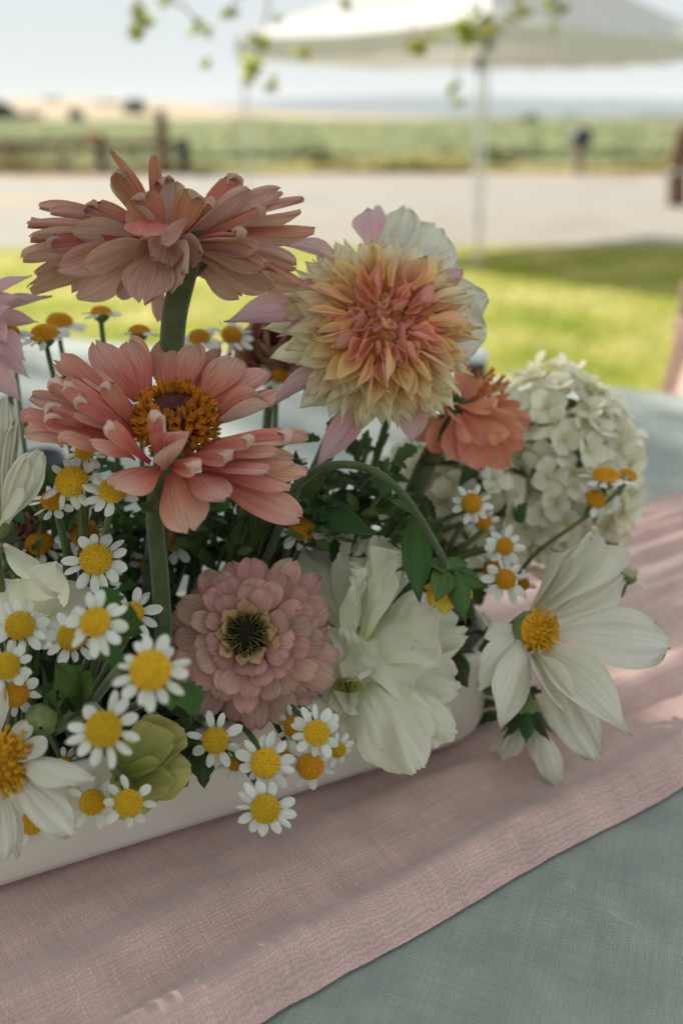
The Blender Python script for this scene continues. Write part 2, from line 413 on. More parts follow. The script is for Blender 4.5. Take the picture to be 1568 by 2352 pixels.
M_['disc_brown'] = noise_mat('daisy_disc_old', (.46, .18, .010), (.88, .44, .02), 26, .7, bump=.6, bscale=45, dist=.0006, var=.12, detail=2, lo=.36, hi=.58)
M_['disc_orange'] = noise_mat('zinnia_floret', (.36, .10, .006), (.64, .26, .012), 300, .6, bump=.3, dist=.0004, var=.22)
M_['disc_maroon'] = noise_mat('zinnia_cone', (.05, .010, .010), (.14, .030, .022), 300, .6, bump=1., bscale=900, dist=.001)
M_['disc_black'] = noise_mat('zinnia_cone_dark', (.012, .006, .007), (.035, .012, .012), 500, .7, bump=1., bscale=1500, dist=.001)
M_['ceramic'] = noise_mat('ceramic_white', (.66, .61, .53), (.74, .69, .61), 45, .28, bump=.06, bscale=160, spec=.5, dist=.0008)
M_['foam'] = noise_mat('floral_foam', (.02, .035, .015), (.04, .06, .03), 200, .95, bump=.6)
M_['cloth'] = weave_mat('sage_cloth', (.312, .352, .308), (.258, .295, .256), 300, 300, .0026, .40, dist=.0005, big=.055)
M_['gauze'] = weave_mat('pink_gauze', (.690, .475, .435), (.545, .355, .320), 330, 300, .0034, .45, dist=.0006, soft=(.3, .8), big=.07)
M_['gauze_light'] = noise_mat('sheer_pink', (.74, .50, .46), (.82, .60, .55), 40, .9, bump=.3, bscale=500, trans=.55, spec=.05)
M_['wood'] = noise_mat('weathered_wood', (.11, .062, .034), (.19, .115, .068), 6, .8, bump=.4, bscale=30, stretch=(6, 6, .6), dist=.004)
M_['wood_dark'] = noise_mat('dark_post', (.035, .036, .038), (.07, .07, .068), 8, .8, bump=.3)
M_['wood_pale'] = noise_mat('pale_rail', (.26, .19, .13), (.36, .27, .19), 5, .8, stretch=(.5, 6, 6))
M_['bark'] = noise_mat('bark', (.05, .04, .03), (.12, .10, .08), 10, .9, bump=.8, dist=.02)
M_['crown_leaf'] = noise_mat('tree_leaf', (.05, .085, .02), (.11, .15, .03), 4, .55, trans=.32)
M_['twig_leaf'] = petal_mat('twig_leaf', (.34, .38, .10), (.42, .45, .12), (.46, .46, .14), (.42, .44, .14), trans=.55, vein=.2, var=.3)
M_['tent'] = noise_mat('tent_fabric', (.66, .65, .62), (.71, .70, .67), 1.5, .75, trans=.16)
M_['floret_yellow'] = noise_mat('cosmos_floret', (.50, .25, .010), (.82, .50, .03), 300, .6, bump=.3, dist=.0004, var=.22)
M_['dahlia_core'] = noise_mat('dahlia_core', (.62, .24, .08), (.80, .42, .16), 300, .7, bump=.3, trans=.2)
M_['metal'] = noise_mat('pale_metal', (.66, .68, .68), (.74, .75, .75), 5, .5)
M_['navy'] = noise_mat('navy_glaze', (.016, .022, .038), (.024, .032, .052), 20, .35, spec=.5)
M_['mail'] = noise_mat('mailbox_paint', (.03, .032, .045), (.05, .05, .065), 8, .5)
M_['far_leaf'] = noise_mat('far_leaf', (.030, .055, .030), (.065, .095, .045), .6, .8, trans=.2)
M_['shrub_leaf'] = noise_mat('shrub_leaf', (.10, .14, .03), (.20, .23, .05), 3, .8, trans=.3)
M_['sign_red'] = noise_mat('faded_red_paint', (.50, .17, .10), (.58, .22, .14), 4, .6)

# ------------------------------------------------------------------ the ground and the far landscape
def sheet(name, pts, z, mat, nx=1, ny=1, hf=None):
    a, b, c, d = [Vector((*p, z)) for p in pts]
    V, Fc = [], []
    for j in range(ny+1):
        for i in range(nx+1):
            s, t = i/nx, j/ny
            p = (a*(1-s)+b*s)*(1-t)+(d*(1-s)+c*s)*t
            if hf: p.z += hf(p.x, p.y)
            V.append(p)
    for j in range(ny):
        for i in range(nx):
            k = j*(nx+1)+i; Fc.append((k, k+1, k+nx+2, k+nx+1))
    o = part(name, mesh_from(name, V, Fc, mat), None)
    o['kind'] = 'structure'
    return o

def multi_ground(name, cols, scale, rough=.9, bump=.4, bscale=40, second=None):
    m, N, L = newmat(name)
    tc = N.new('ShaderNodeTexCoord')
    nz = N.new('ShaderNodeTexNoise'); nz.inputs['Scale'].default_value = scale; nz.inputs['Detail'].default_value = 6; nz.inputs['Roughness'].default_value = .65; L.new(tc.outputs['Object'], nz.inputs[0])
    k = len(cols); cr = ramp(N, [(.28+.44*i/(k-1), c) for i, c in enumerate(cols)]); L.new(nz.outputs[0], cr.inputs[0]); col = cr.outputs[0]
    if second:
        n2 = N.new('ShaderNodeTexNoise'); n2.inputs['Scale'].default_value = second[1]; n2.inputs['Detail'].default_value = 2
        mp = N.new('ShaderNodeMapping'); mp.inputs['Scale'].default_value = second[3]; L.new(tc.outputs['Object'], mp.inputs[0]); L.new(mp.outputs[0], n2.inputs[0])
        r2 = ramp(N, [(.48, (0, 0, 0)), (.60, (1, 1, 1))]); L.new(n2.outputs[0], r2.inputs[0])
        sc = N.new('ShaderNodeMath'); sc.operation = 'MULTIPLY'; sc.inputs[1].default_value = second[2]; L.new(r2.outputs[0], sc.inputs[0])
        mx = N.new('ShaderNodeMix'); mx.data_type = 'RGBA'; L.new(sc.outputs[0], mx.inputs[0]); L.new(col, mx.inputs[6]); mx.inputs[7].default_value = (*second[0], 1); col = mx.outputs[2]
    p = N.new('ShaderNodeBsdfPrincipled'); p.inputs['Roughness'].default_value = rough; p.inputs['Specular IOR Level'].default_value = .1; L.new(col, p.inputs['Base Color'])
    b = N.new('ShaderNodeBump'); b.inputs['Strength'].default_value = bump; b.inputs['Distance'].default_value = .02
    n3 = N.new('ShaderNodeTexNoise'); n3.inputs['Scale'].default_value = bscale; L.new(tc.outputs['Object'], n3.inputs[0]); L.new(n3.outputs[0], b.inputs['Height']); L.new(b.outputs[0], p.inputs['Normal'])
    o = N.new('ShaderNodeOutputMaterial'); L.new(p.outputs[0], o.inputs[0])
    return m

g_lawn = multi_ground('lawn_grass', [(.19, .22, .045), (.32, .32, .070), (.41, .38, .13)], 1.6, bscale=160, bump=.6, second=((.38, .34, .14), .8, .6, (1, 1, 1)))
g_road = multi_ground('gravel', [(.27, .245, .215), (.325, .30, .265), (.355, .33, .29)], 1.2, bscale=60)
g_dirt = multi_ground('dry_verge', [(.38, .27, .16), (.46, .34, .20), (.36, .33, .15)], .8, bscale=20)
g_field = multi_ground('field_green', [(.115, .150, .070), (.150, .185, .085), (.19, .21, .105)], .25, bscale=3, second=((.34, .29, .17), .030, .55, (.5, 1.2, 1)))
g_hill = multi_ground('dry_hill', [(.42, .31, .20), (.46, .36, .24), (.34, .33, .17)], .012, bscale=1)
g_blue = multi_ground('far_hill', [(.10, .145, .175), (.13, .175, .20)], .002, bscale=.1)  # blue of distant haze painted into the hill colour, besides the haze volume

sheet('field', [(-6000, -60), (6000, -60), (6000, 9000), (-6000, 9000)], -.012, g_field, 8, 8)
sheet('verge', [(-60, 20.0), (60, 20.6), (60, 25.2), (-60, 25.2)], -.004, g_dirt, 40, 6, lambda x, y: .03*noise.noise(Vector((x*.6, y*.6, 0)))*(1 if 21 < y < 25 else 0))
sheet('road', [(-60, 8.2), (60, 10.4), (60, 22.4), (-60, 21.6)], .004, g_road, 1, 1)
sheet('path', [(-40, 13.4), (-2.6, 14.6), (-1.6, 15.3), (-40, 15.5)], .010, g_dirt)
sheet('lawn', [(-30, -14), (30, -14), (30, 10.9), (-30, 8.4)], .016, g_lawn, 60, 40, lambda x, y: .012*noise.noise(Vector((x*.8, y*.8, 3))))

def tufts(n, area, hr, seed, wid):
    rg = random.Random(seed); V, Fc = [], []
    for _ in range(n):
        x, y = area(rg); cl = max(0, noise.noise(Vector((x*.35, y*.35, 5)))+.35)
        h = hr*rg.uniform(.4, 1)*(.35+cl); a = rg.uniform(0, PI); w = wid*rg.uniform(.6, 1.3); k = len(V)
        dx, dy = math.cos(a)*w, math.sin(a)*w; lx, ly = rg.gauss(0, .3)*h, rg.gauss(0, .3)*h
        V += [(x-dx, y-dy, -.01), (x+dx, y+dy, -.01), (x+dx*1.5+lx, y+dy*1.5+ly, h), (x-dx*1.5+lx, y-dy*1.5+ly, h*.85)]; Fc.append((k, k+1, k+2, k+3))
    return V, Fc
M_['weed'] = noise_mat('verge_weeds', (.34, .36, .12), (.60, .50, .26), .9, .9, trans=.35)
M_['crop'] = noise_mat('field_growth', (.27, .33, .17), (.46, .45, .28), .10, .9, trans=.4)
wd_ = part('weeds', mesh_from('weeds', *tufts(9000, lambda g: (g.uniform(-13, 13), 22.8+abs(g.gauss(0, 1.0))), .30, 4, .05), M_['weed'], False), None)
tag(wd_, 'dry yellow green weeds along the far edge of the gravel', 'weeds', kind='stuff')
def crop_area(g):
    y = 31+150*g.random()**1.6; return g.uniform(-.42, .42)*y, y
cp_ = part('field_growth', mesh_from('field_growth', *tufts(15000, crop_area, .42, 6, .22), M_['crop'], False), None)
tag(cp_, 'low green crop growing over the wide field', 'crop', kind='stuff')

def grass(seed, n):
    rg = random.Random(seed); V, Fc = [], []
    while n:
        y = 1.3+8.9*rg.random()**1.15; x = rg.uniform(-1, 1)*(.42*y+.5)
        if y > 9.3+.066*(x+.5)*1.0: continue
        n -= 1
        z = .014+.012*noise.noise(Vector((x*.8, y*.8, 3)))
        h = rg.uniform(.018, .040); w = rg.uniform(.004, .0075)*(.6+.12*y); a = rg.uniform(0, PI); l = rg.gauss(0, .022), rg.gauss(0, .022)
        dx, dy = math.cos(a)*w, math.sin(a)*w; k = len(V)
        V += [(x-dx, y-dy, z), (x+dx, y+dy, z), (x+l[0]*.4+dx*.7, y+l[1]*.4+dy*.7, z+h*.6), (x+l[0]*.4-dx*.7, y+l[1]*.4-dy*.7, z+h*.6), (x+l[0], y+l[1], z+h)]
        Fc += [(k, k+1, k+2, k+3), (k+3, k+2, k+4)]
    return V, Fc
m, N, L = newmat('grass_blade')
tc = N.new('ShaderNodeTexCoord')
n1 = N.new('ShaderNodeTexNoise'); n1.inputs['Scale'].default_value = 1.3; n1.inputs['Detail'].default_value = 5; L.new(tc.outputs['Object'], n1.inputs[0])
n2 = N.new('ShaderNodeTexNoise'); n2.inputs['Scale'].default_value = 60; L.new(tc.outputs['Object'], n2.inputs[0])
c1 = ramp(N, [(.32, (.28, .38, .05)), (.46, (.50, .52, .11)), (.62, (.84, .74, .36))]); L.new(n1.outputs[0], c1.inputs[0])
c2 = ramp(N, [(.3, (.75,)*3), (.7, (1.15,)*3)]); L.new(n2.outputs[0], c2.inputs[0])
mm = N.new('ShaderNodeMix'); mm.data_type = 'RGBA'; mm.blend_type = 'MULTIPLY'; mm.inputs[0].default_value = 1; L.new(c1.outputs[0], mm.inputs[6]); L.new(c2.outputs[0], mm.inputs[7])
d_ = N.new('ShaderNodeBsdfDiffuse'); L.new(mm.outputs[2], d_.inputs[0]); t_ = N.new('ShaderNodeBsdfTranslucent'); L.new(mm.outputs[2], t_.inputs[0])
x_ = N.new('ShaderNodeMixShader'); x_.inputs[0].default_value = .55; L.new(d_.outputs[0], x_.inputs[1]); L.new(t_.outputs[0], x_.inputs[2])
o_ = N.new('ShaderNodeOutputMaterial'); L.new(x_.outputs[0], o_.inputs[0])
gr = part('grass', mesh_from('grass', *grass(3, 45000), m, False), None)
tag(gr, 'short sunlit lawn grass between the table and the gravel', 'grass', kind='stuff')

def ridge(name, mat, x0, x1, y, depth, hfun, n=60):
    V, Fc = [], []
    for i in range(n+1):
        x = x0+(x1-x0)*i/n; h = hfun(x)
        for k in range(7):
            t = k/6
            V.append(Vector((x, y+depth*(t-.5), -.6+h*math.sin(PI*t))))
    for i in range(n):
        for k in range(6):
            a = i*7+k; Fc.append((a, a+7, a+8, a+1))
    o = part(name, mesh_from(name, V, Fc, mat), None); o['kind'] = 'structure'
    return o
ridge('hill', g_hill, -420, 40, 520, 300, lambda x: max(0, 8.5*ss(60, -130, x)+1.6*noise.noise(Vector((x*.012, 0, 0)))+.4), 70)
ridge('far_hill', g_blue, -1800, 3200, 5200, 1500, lambda x: 85*ss(-1500, 300, x)*(1-.45*ss(600, 2600, x))+16*noise.noise(Vector((x*.0016, 4, 0)))+8, 90)

def leafball(n, c, r, size, rg, squash=.8):
    V, Fc = [], []
    blobs = [(Vector((rg.uniform(-.55, .55)*r, rg.uniform(-.55, .55)*r, rg.uniform(-.45, .55)*r*squash)), r*rg.uniform(.35, .6)) for _ in range(9)]
    for _ in range(n):
        b, br = rg.choice(blobs)
        d = Vector((rg.gauss(0, 1), rg.gauss(0, 1), rg.gauss(0, 1))).normalized()*br*rg.random()**.4
        p = Vector(c)+b+d
        z = Vector((rg.gauss(0, 1), rg.gauss(0, 1), rg.gauss(.6, 1))).normalized()
        x = z.orthogonal().normalized(); y = z.cross(x); a = rg.random()*6
        x, y = x*math.cos(a)+y*math.sin(a), y*math.cos(a)-x*math.sin(a)
        s = size*rg.uniform(.6, 1.3); k = len(V)
        V += [p-x*s, p-y*s*.45+z*s*.1, p+x*s, p+y*s*.45+z*s*.1]; Fc.append((k, k+1, k+2, k+3))
    return V, Fc

def far_tree(u, v, d, w, h, label, mat='far_leaf', name='tree', grp='trees on the far skyline', cat='tree', n=520, base=None):
    rg = random.Random(int(u*7+v))
    p = at(u, v, d); zb = 0 if base is None else base
    r = thing(name, label, cat, (p.x, p.y, zb), grp)
    s = d/F; H = h*s*1.45; W = w*s*1.3
    zt = p.z
    part('trunk', mesh_from('trunk', *tube([(p.x, p.y, zb-.3), (p.x+.02*W, p.y, zt)], W*.06, W*.03, n=3, sides=6), M_['bark']), r)
    V, Fc = leafball(n, (0, 0, 0), 1.15, .24, rg)
    V = [Vector((p.x+q.x*W/2, p.y+q.y*W/2, zt+q.z*H/2)) for q in V]
    part('crown', mesh_from('crown', V, Fc, M_[mat], False), r)
    return r
far_tree(8, 262, 300, 70, 52, 'broad grey green tree at the left end of the skyline')
far_tree(120, 240, 430, 42, 26, 'small tree standing alone on the crest of the tan hill', base=3)
far_tree(176, 264, 260, 24, 28, 'small dark tree in front of the tan hill, left of the fence sign')
far_tree(228, 250, 420, 84, 22, 'long low clump of trees on the tan hill', base=3)
far_tree(306, 252, 380, 46, 34, 'round dark bluish tree left of the tall brown post', base=1)
far_tree(1212, 288, 150, 46, 40, 'pale green bush standing alone far out in the field', 'shrub_leaf', 'bush', None, 'bush')
far_tree(742, 380, 22.5, 44, 34, 'low green shrub on the road verge right of the fence', 'shrub_leaf', 'shrub', None, 'shrub')
far_tree(1128, 382, 22.5, 74, 34, 'wide green shrub on the road verge behind the tent leg', 'shrub_leaf', 'shrub', None, 'shrub')
far_tree(1235, 390, 22.8, 60, 18, 'flat green weed patch on the verge left of the mailbox', 'shrub_leaf', 'shrub', None, 'shrub', n=160)
far_tree(1400, 392, 22.8, 90, 18, 'flat green weed patch on the verge right of the mailbox', 'shrub_leaf', 'shrub', None, 'shrub', n=160)
far_tree(1350, 318, 90, 150, 12, 'low dark green hedge row in the field beyond the mailbox', 'far_leaf', 'hedge', None, 'hedge', n=200)
far_tree(960, 276, 800, 120, 10, 'line of distant trees low on the horizon behind the tent leg', n=120)
far_tree(1460, 282, 700, 220, 10, 'line of distant trees low on the horizon above the mailbox', n=120)
far_tree(60, 266, 280, 60, 16, 'low grey green bush line beside the broad tree at the left edge', n=200)
far_tree(560, 276, 260, 120, 9, 'thin hedge line far out behind the left tent leg', n=200)
far_tree(880, 300, 120, 180, 8, 'low dry hedge row in the middle of the field', 'shrub_leaf', 'hedge', None, 'hedge', n=240)
far_tree(650, 266, 600, 60, 10, 'faint distant trees on the horizon above the dahlia', n=80)

rt_ = random.Random(17)
for k in range(22):
    u = -40+k*76+rt_.uniform(-26, 26)
    if 330 < u < 440: continue
    far_tree(u, 274+rt_.uniform(-3, 3), rt_.uniform(420, 760), rt_.uniform(34, 74), rt_.uniform(7, 13), 'small distant tree in the hazy line along the horizon', grp='distant trees in the hazy horizon line', n=110)

# fence, posts, sign, mailbox
def post_at(u, v0, v1, w, mat, d=None):
    b = ground(u, v1, 0) if d is None else None
    if b is None: b = at(u, v1, d)
    dist = (b-CAM).dot(FW)
    top = at(u, v0, dist)
    W = w*dist/F
    return b, top, W
fr = thing('post_and_rail_fence', 'brown wooden post and rail fence running along the far side of the road', 'fence', (-6, 22.6, 0))
fx = []
for u, w, mt in ((-60, 14, 'wood'), (35, 13, 'wood_pale'), (146, 12, 'wood_pale'), (236, 15, 'wood_dark'), (425, 20, 'wood_dark')):
    x = (u-U0)/F*21.4
    h = {236: .78, 425: .72}.get(u, .66)
    part('post', bevel_box('post', (x, 22.6, h/2-.05), (w*.011, w*.011, h+.1), M_[mt], .01), fr)
for z, th, mt in ((.60, .13, 'wood'), (.40, .06, 'wood_pale'), (.10, .11, 'wood')):
    for x0, x1 in ((-9.2, -7.0), (-6.99, -5.95), (-5.94, -5.10), (-5.09, -3.34)):
        dz = rnd.uniform(-.015, .015)
        part('rail', bevel_box('rail', ((x0+x1)/2, 22.53, z+dz), (x1-x0, .04, th), M_[mt], .008), fr)
sg = thing('sign', 'small faded red sign on the dark fence post', 'sign', (-5.2, 22.50, .62))
part('plate', bevel_box('plate', (-5.2, 22.48, .72), (.17, .012, .20), M_['sign_red'], .004), sg)
part('bracket', bevel_box('bracket', (-5.16, 22.5, .72), (.04, .02, .10), M_['metal'], .003), sg)
b, t, W = post_at(376, 255, 398, 26, 'wood')
gpost = thing('wooden_post', 'tall brown round post standing in front of the fence', 'post', b)
part('shaft', mesh_from('shaft', *tube([b-Vector((0, 0, .1)), b.lerp(t, .5), Vector((b.x, b.y, t.z))], W*.52, W*.45, n=6, sides=10), M_['wood']), gpost)
part('cap', mesh_from('cap', *lathe([(.0, .03), (W*.3, .025), (W*.5, 0), (W*.48, -.04)], 10, (b.x, b.y, t.z)), M_['wood']), gpost)
b, t, W = post_at(1556, 288, 474, 44, 'wood')
gp2 = thing('wooden_post', 'grey brown wooden post at the right edge of the gravel', 'post', b)
part('shaft', mesh_from('shaft', *tube([b-Vector((0, 0, .1)), b.lerp(t, .5), Vector((b.x, b.y, t.z))], W*.52, W*.46, n=6, sides=10), M_['wood']), gp2)
part('wire_tie', mesh_from('wire_tie', *tube([Vector((b.x+W*.6*math.cos(a), b.y+W*.6*math.sin(a), b.z+.45)) for a in [i*PI/6 for i in range(13)]], .012, n=24, sides=5), M_['metal']), gp2)
b, t, W = post_at(1326, 305, 402, 24, 'wood')
mb = thing('mailbox', 'dark mailbox on a tan wooden post beside the road', 'mailbox', b)
part('post', bevel_box('post', (b.x, b.y, .27), (.17, .13, .62), M_['wood_pale'], .01), mb)
V, Fc = [], []
prof = [(-.16, 0), (.16, 0), (.16, .22)]+[(.16*math.cos(a), .22+.16*math.sin(a)) for a in [PI*i/8 for i in range(1, 8)]]+[(-.16, .22)]
for y in (-.26, .26):
    V += [Vector((b.x+px, b.y+y, .56+pz)) for px, pz in prof]
n = len(prof)
Fc = [(i, (i+1) % n, n+(i+1) % n, n+i) for i in range(n)]+[tuple(range(n))[::-1], tuple(range(n, 2*n))]
bx = part('box', mesh_from('box', V, Fc, M_['mail'], False), mb)
part('door', bevel_box('door', (b.x, b.y-.272, .70), (.27, .015, .24), M_['mail'], .004), mb)
part('flag', bevel_box('flag', (b.x+.172, b.y-.05, .92), (.012, .05, .16), M_['metal'], .003), mb)

# ------------------------------------------------------------------ the pop-up tent
near = Vector((1.12, 8.46, 0)); ev = 1.83
leftc = Vector((-1.00, 10.62, 0)); rightc = Vector((3.72, 10.62, 0)); farc = leftc+rightc-near
ctr = (leftc+rightc)/2
tent = thing('canopy_tent', 'white pop up canopy tent with thin legs on the lawn', 'tent', (ctr.x, ctr.y, 0))
cs = [near, rightc, farc, leftc]
pk = Vector((ctr.x, ctr.y, ev+1.22))
def roofp(a, b, s, t):               # s along the eave, t from eave up to the peak, sagging
    e = a.lerp(b, s); e = Vector((e.x, e.y, ev+.02+.05*math.sin(PI*s)*-1))
    p = e.lerp(pk, t); p.z -= .26*math.sin(PI*t)*(1-.35*abs(2*s-1))
    return p
for k in range(4):
    a, b = cs[k], cs[(k+1) % 4]
    V, Fc = [], []
    n = 10
    for j in range(n+1):
        for i in range(n+1): V.append(roofp(a, b, i/n, j/n*.985))
    for j in range(n):
        for i in range(n):
            q = j*(n+1)+i; Fc.append((q, q+1, q+n+2, q+n+1))
    part('roof_panel', mesh_from('roof_panel', V, Fc, M_['tent']), tent)
    V, Fc = [], []
    n = 24
    out = ((a+b)/2-ctr).normalized()
    for i in range(n+1):
        p = a.lerp(b, i/n)
        zt = ev+.02-.05*math.sin(PI*i/n)
        V.append(Vector((p.x, p.y, zt))+out*.012)
        V.append(Vector((p.x, p.y, zt-.17-.02*abs(math.sin(i*PI/4))))+out*(.02+.012*math.sin(i*1.3)))
    for i in range(n): Fc.append((2*i, 2*i+1, 2*i+3, 2*i+2))
    part('valance', mesh_from('valance', V, Fc, M_['tent']), tent)
    for i in range(4):
        p, q = a.lerp(b, i/4), a.lerp(b, (i+1)/4)
        z0, z1 = (ev-.05, ev-.2) if i % 2 else (ev-.2, ev-.05)
        inn = -out*.05
        part('truss_bar', mesh_from('truss_bar', *tube([Vector((p.x, p.y, z0))+inn, Vector((q.x, q.y, z1))+inn], .008, n=2, sides=5), M_['metal']), tent)
    inw = (ctr-a).normalized()*.06
    lg = part('leg', bevel_box('leg', (a.x+inw.x, a.y+inw.y, ev/2), (.036, .036, ev), M_['metal'], .004), tent)
    part('foot_plate', bevel_box('foot_plate', (a.x+inw.x, a.y+inw.y, .02), (.12, .12, .012), M_['metal'], .003), tent)
    part('corner_bracket', bevel_box('corner_bracket', (a.x+inw.x, a.y+inw.y, ev-.13), (.075, .075, .16), M_['wood_dark'], .008), tent)

# ------------------------------------------------------------------ the shade tree and its hanging twigs
rg = random.Random(5)
tree = thing('shade_tree', 'leafy tree whose hanging twigs dangle in front of the sky and tent', 'tree', (-3.9, 3.0, 0))
TB = Vector((-3.9, 3.0, 0))
trunk = part('trunk', mesh_from('trunk', *tube([TB-Vector((0, 0, .2)), TB+Vector((.06, 0, 1.2)), TB+Vector((.2, -.1, 2.6)), TB+Vector((.5, -.3, 4.4))], .19, .08, n=14, sides=12), M_['bark']), tree)
CROWN = Vector((-2.4, 3.05, 3.65))
limbs = []
for k in range(9):
    a = k*2.4; e = CROWN+Vector((math.cos(a)*1.7, math.sin(a)*1.5, rg.uniform(-.5, .7)))
    s = TB+Vector((.2, -.1, 2.1+.2*k))
    limbs.append(tube([s, s.lerp(e, .5)+Vector((0, 0, .35)), e], .05, .012, n=8, sides=6))
part('limb', mesh_from('limb', *merge(limbs), M_['bark']), tree)
V, Fc = [], []
clumps = []
for k in range(230):
    while True:
        q = Vector((rg.uniform(-1, 1), rg.uniform(-1, 1), rg.uniform(-1, 1)))
        if .2 < q.length < 1: break
    clumps.append(CROWN+Vector((q.x*2.3, q.y*1.45, q.z*1.0)))
for px_, py_ in ((-.07, .22), (-.04, .24), (-.01, .21)):          # leaf clumps added towards the sun to block specks on the near table
    clumps.append(Vector((px_, py_, .91))+SUN*(2.75/SUN.z))
for c in clumps:
    sh = c-SUN*((c.z-.91)/SUN.z)
    if sh.x > .10 and sh.y > .42 and rg.random() < .72: continue  # unseen crown thinned so sun dapples reach the far right of the table
    for _ in range(75):
        p = c+Vector((rg.gauss(0, .22), rg.gauss(0, .22), rg.gauss(0, .16)))
        if p.z < CAMZ+.10*max(.2, p.y)+.75: continue
        z = Vector((rg.gauss(0, .7), rg.gauss(0, .7), 1)).normalized(); x = z.orthogonal().normalized(); y = z.cross(x); a = rg.random()*6
        x, y = x*math.cos(a)+y*math.sin(a), y*math.cos(a)-x*math.sin(a)
        s = rg.uniform(.03, .055); k = len(V)
        V += [p-x*s, p-y*s*.5, p+x*s, p+y*s*.5]; Fc.append((k, k+1, k+2, k+3))
cw = part('crown', mesh_from('crown', V, Fc, M_['crown_leaf'], False), tree); cw['kind'] = 'stuff'
tl = [petal('leaf', M_['twig_leaf'], 'leaf', 6, 4, curl=.5, cup=.3, seed=s) for s in range(3)]
def twig(d, pts, leaves):
    P = [at(u, v, d) for u, v in pts]
    P = [P[0]+Vector((0, 0, 1.2)), P[0]+Vector((0, 0, .4))]+P
    tw = part('hanging_twig', mesh_from('hanging_twig', *tube(P, .0028, .0012, n=14, sides=5), M_['wood_pale']), tree)
    for u, v, s in leaves:
        b = at(u, v, d+rg.uniform(-.03, .03))
        for k in range(5):
            L = s*d/F*rg.uniform(.6, 1.05)
            a = rg.uniform(0, 6.28); dr = vc(math.cos(a)*.8, math.sin(a)*.4-.45, rg.uniform(-.5, .5))
            st = b-dr*L*.5+vc(rg.uniform(-1, 1), rg.uniform(-1, 1), .2)*L*.3
            m = frame_to(st, st+dr*L, vc(rg.uniform(-1, 1), .6, rg.uniform(.2, 1)), L*.6)
            sub("leaf", rg.choice(tl), tw, m)
    return tw
twig(1.75, [(1090, -60), (1085, 20), (1072, 85)], [(1088, 78, 92), (1060, 70, 66), (1100, 40, 50)])
twig(1.9, [(930, -60), (945, 30), (955, 105)], [(952, 98, 66), (1000, 85, 30)])
twig(1.6, [(620, -80), (605, 60), (588, 150), (575, 195)], [(600, 100, 50), (580, 145, 62), (572, 178, 50), (622, 196, 44), (690, 122, 44)])
twig(1.45, [(312, -80), (316, 20), (312, 95)], [(318, 55, 66), (308, 85, 44), (316, 20, 44)])
twig(1.5, [(380, -80), (430, 20), (470, 75)], [(450, 68, 52), (478, 75, 34), (380, 5, 40), (472, 150, 30)])
twig(1.5, [(560, -80), (535, 0), (528, 42)], [(528, 32, 40), (640, 48, 32)])
twig(1.7, [(1190, -80), (1195, 0), (1200, 28)], [(1198, 20, 60), (1168, 46, 36)])
twig(1.8, [(1290, -80), (1275, 10), (1268, 60)], [(1274, 24, 56), (1268, 74, 30)])
twig(2.0, [(1060, 100), (1042, 190), (1048, 235)], [(1036, 202, 40), (1054, 238, 30)])
twig(1.6, [(800, -80), (790, -20), (800, 8)], [(800, 8, 36)])

# ------------------------------------------------------------------ table, tablecloth, chair
ex = Vector((.928, -.372, 0)).normalized(); ey = Vector((.372, .928, 0)).normalized()
far_y, near_y, x0, x1 = .963, .10, -1.25, .78
def tp(a, b, z): return ex*a+ey*b+Vector((0, 0, z))
table = thing('table', 'folding table hidden under the sage green tablecloth', 'table', tp(-.2, .5, 0))
TM = Matrix((ex, ey, Vector((0, 0, 1)))).transposed().to_4x4()
part('tabletop', bevel_box('tabletop', ((x0+x1)/2, (far_y+near_y)/2, TZ-.022), (x1-x0-.02, far_y-near_y-.02, .034), M_['wood_pale'], .008, TM), table)
for a in (x0+.15, x1-.15):
    for b_ in (near_y+.12, far_y-.12):
        part('leg', bevel_box('leg', (a, b_, (TZ-.041)/2), (.035, .035, TZ-.041), M_['metal'], .004, TM), table)
V, Fc, uv = [], [], []
nx, ny = 150, 80
ov = .22
for j in range(ny+1):
    for i in range(nx+1):
        a = x0-ov+(x1-x0+2*ov)*i/nx; b_ = near_y-ov+(far_y-near_y+2*ov)*j/ny
        ca, cb = min(max(a, x0), x1), min(max(b_, near_y), far_y)
        dx, dy = a-ca, b_-cb; dr = math.hypot(dx, dy)
        w = .0012*noise.noise(Vector((a*9, b_*9, 0)))
        z = TZ+w
        if dr > 0:
            out = Vector((dx, dy))/dr
            k = min(dr, ov)
            fl = .02*(1-math.exp(-k*30))+.018*math.sin((a if abs(dy) > abs(dx) else b_)*34+2*math.sin(a*7))*k/ov
            ca += out.x*fl; cb += out.y*fl; z = TZ+w-max(0, k-.006)*.98
        V.append(tp(ca, cb, z)); uv.append((a, b_))
for j in range(ny):
    for i in range(nx):
        q = j*(nx+1)+i; Fc.append((q, q+1, q+nx+2, q+nx+1))
tc_ = part('tablecloth', mesh_from('tablecloth', V, Fc, M_['cloth'], True, uv), None)
tag(tc_, 'sage green woven tablecloth spread over the table', 'tablecloth')

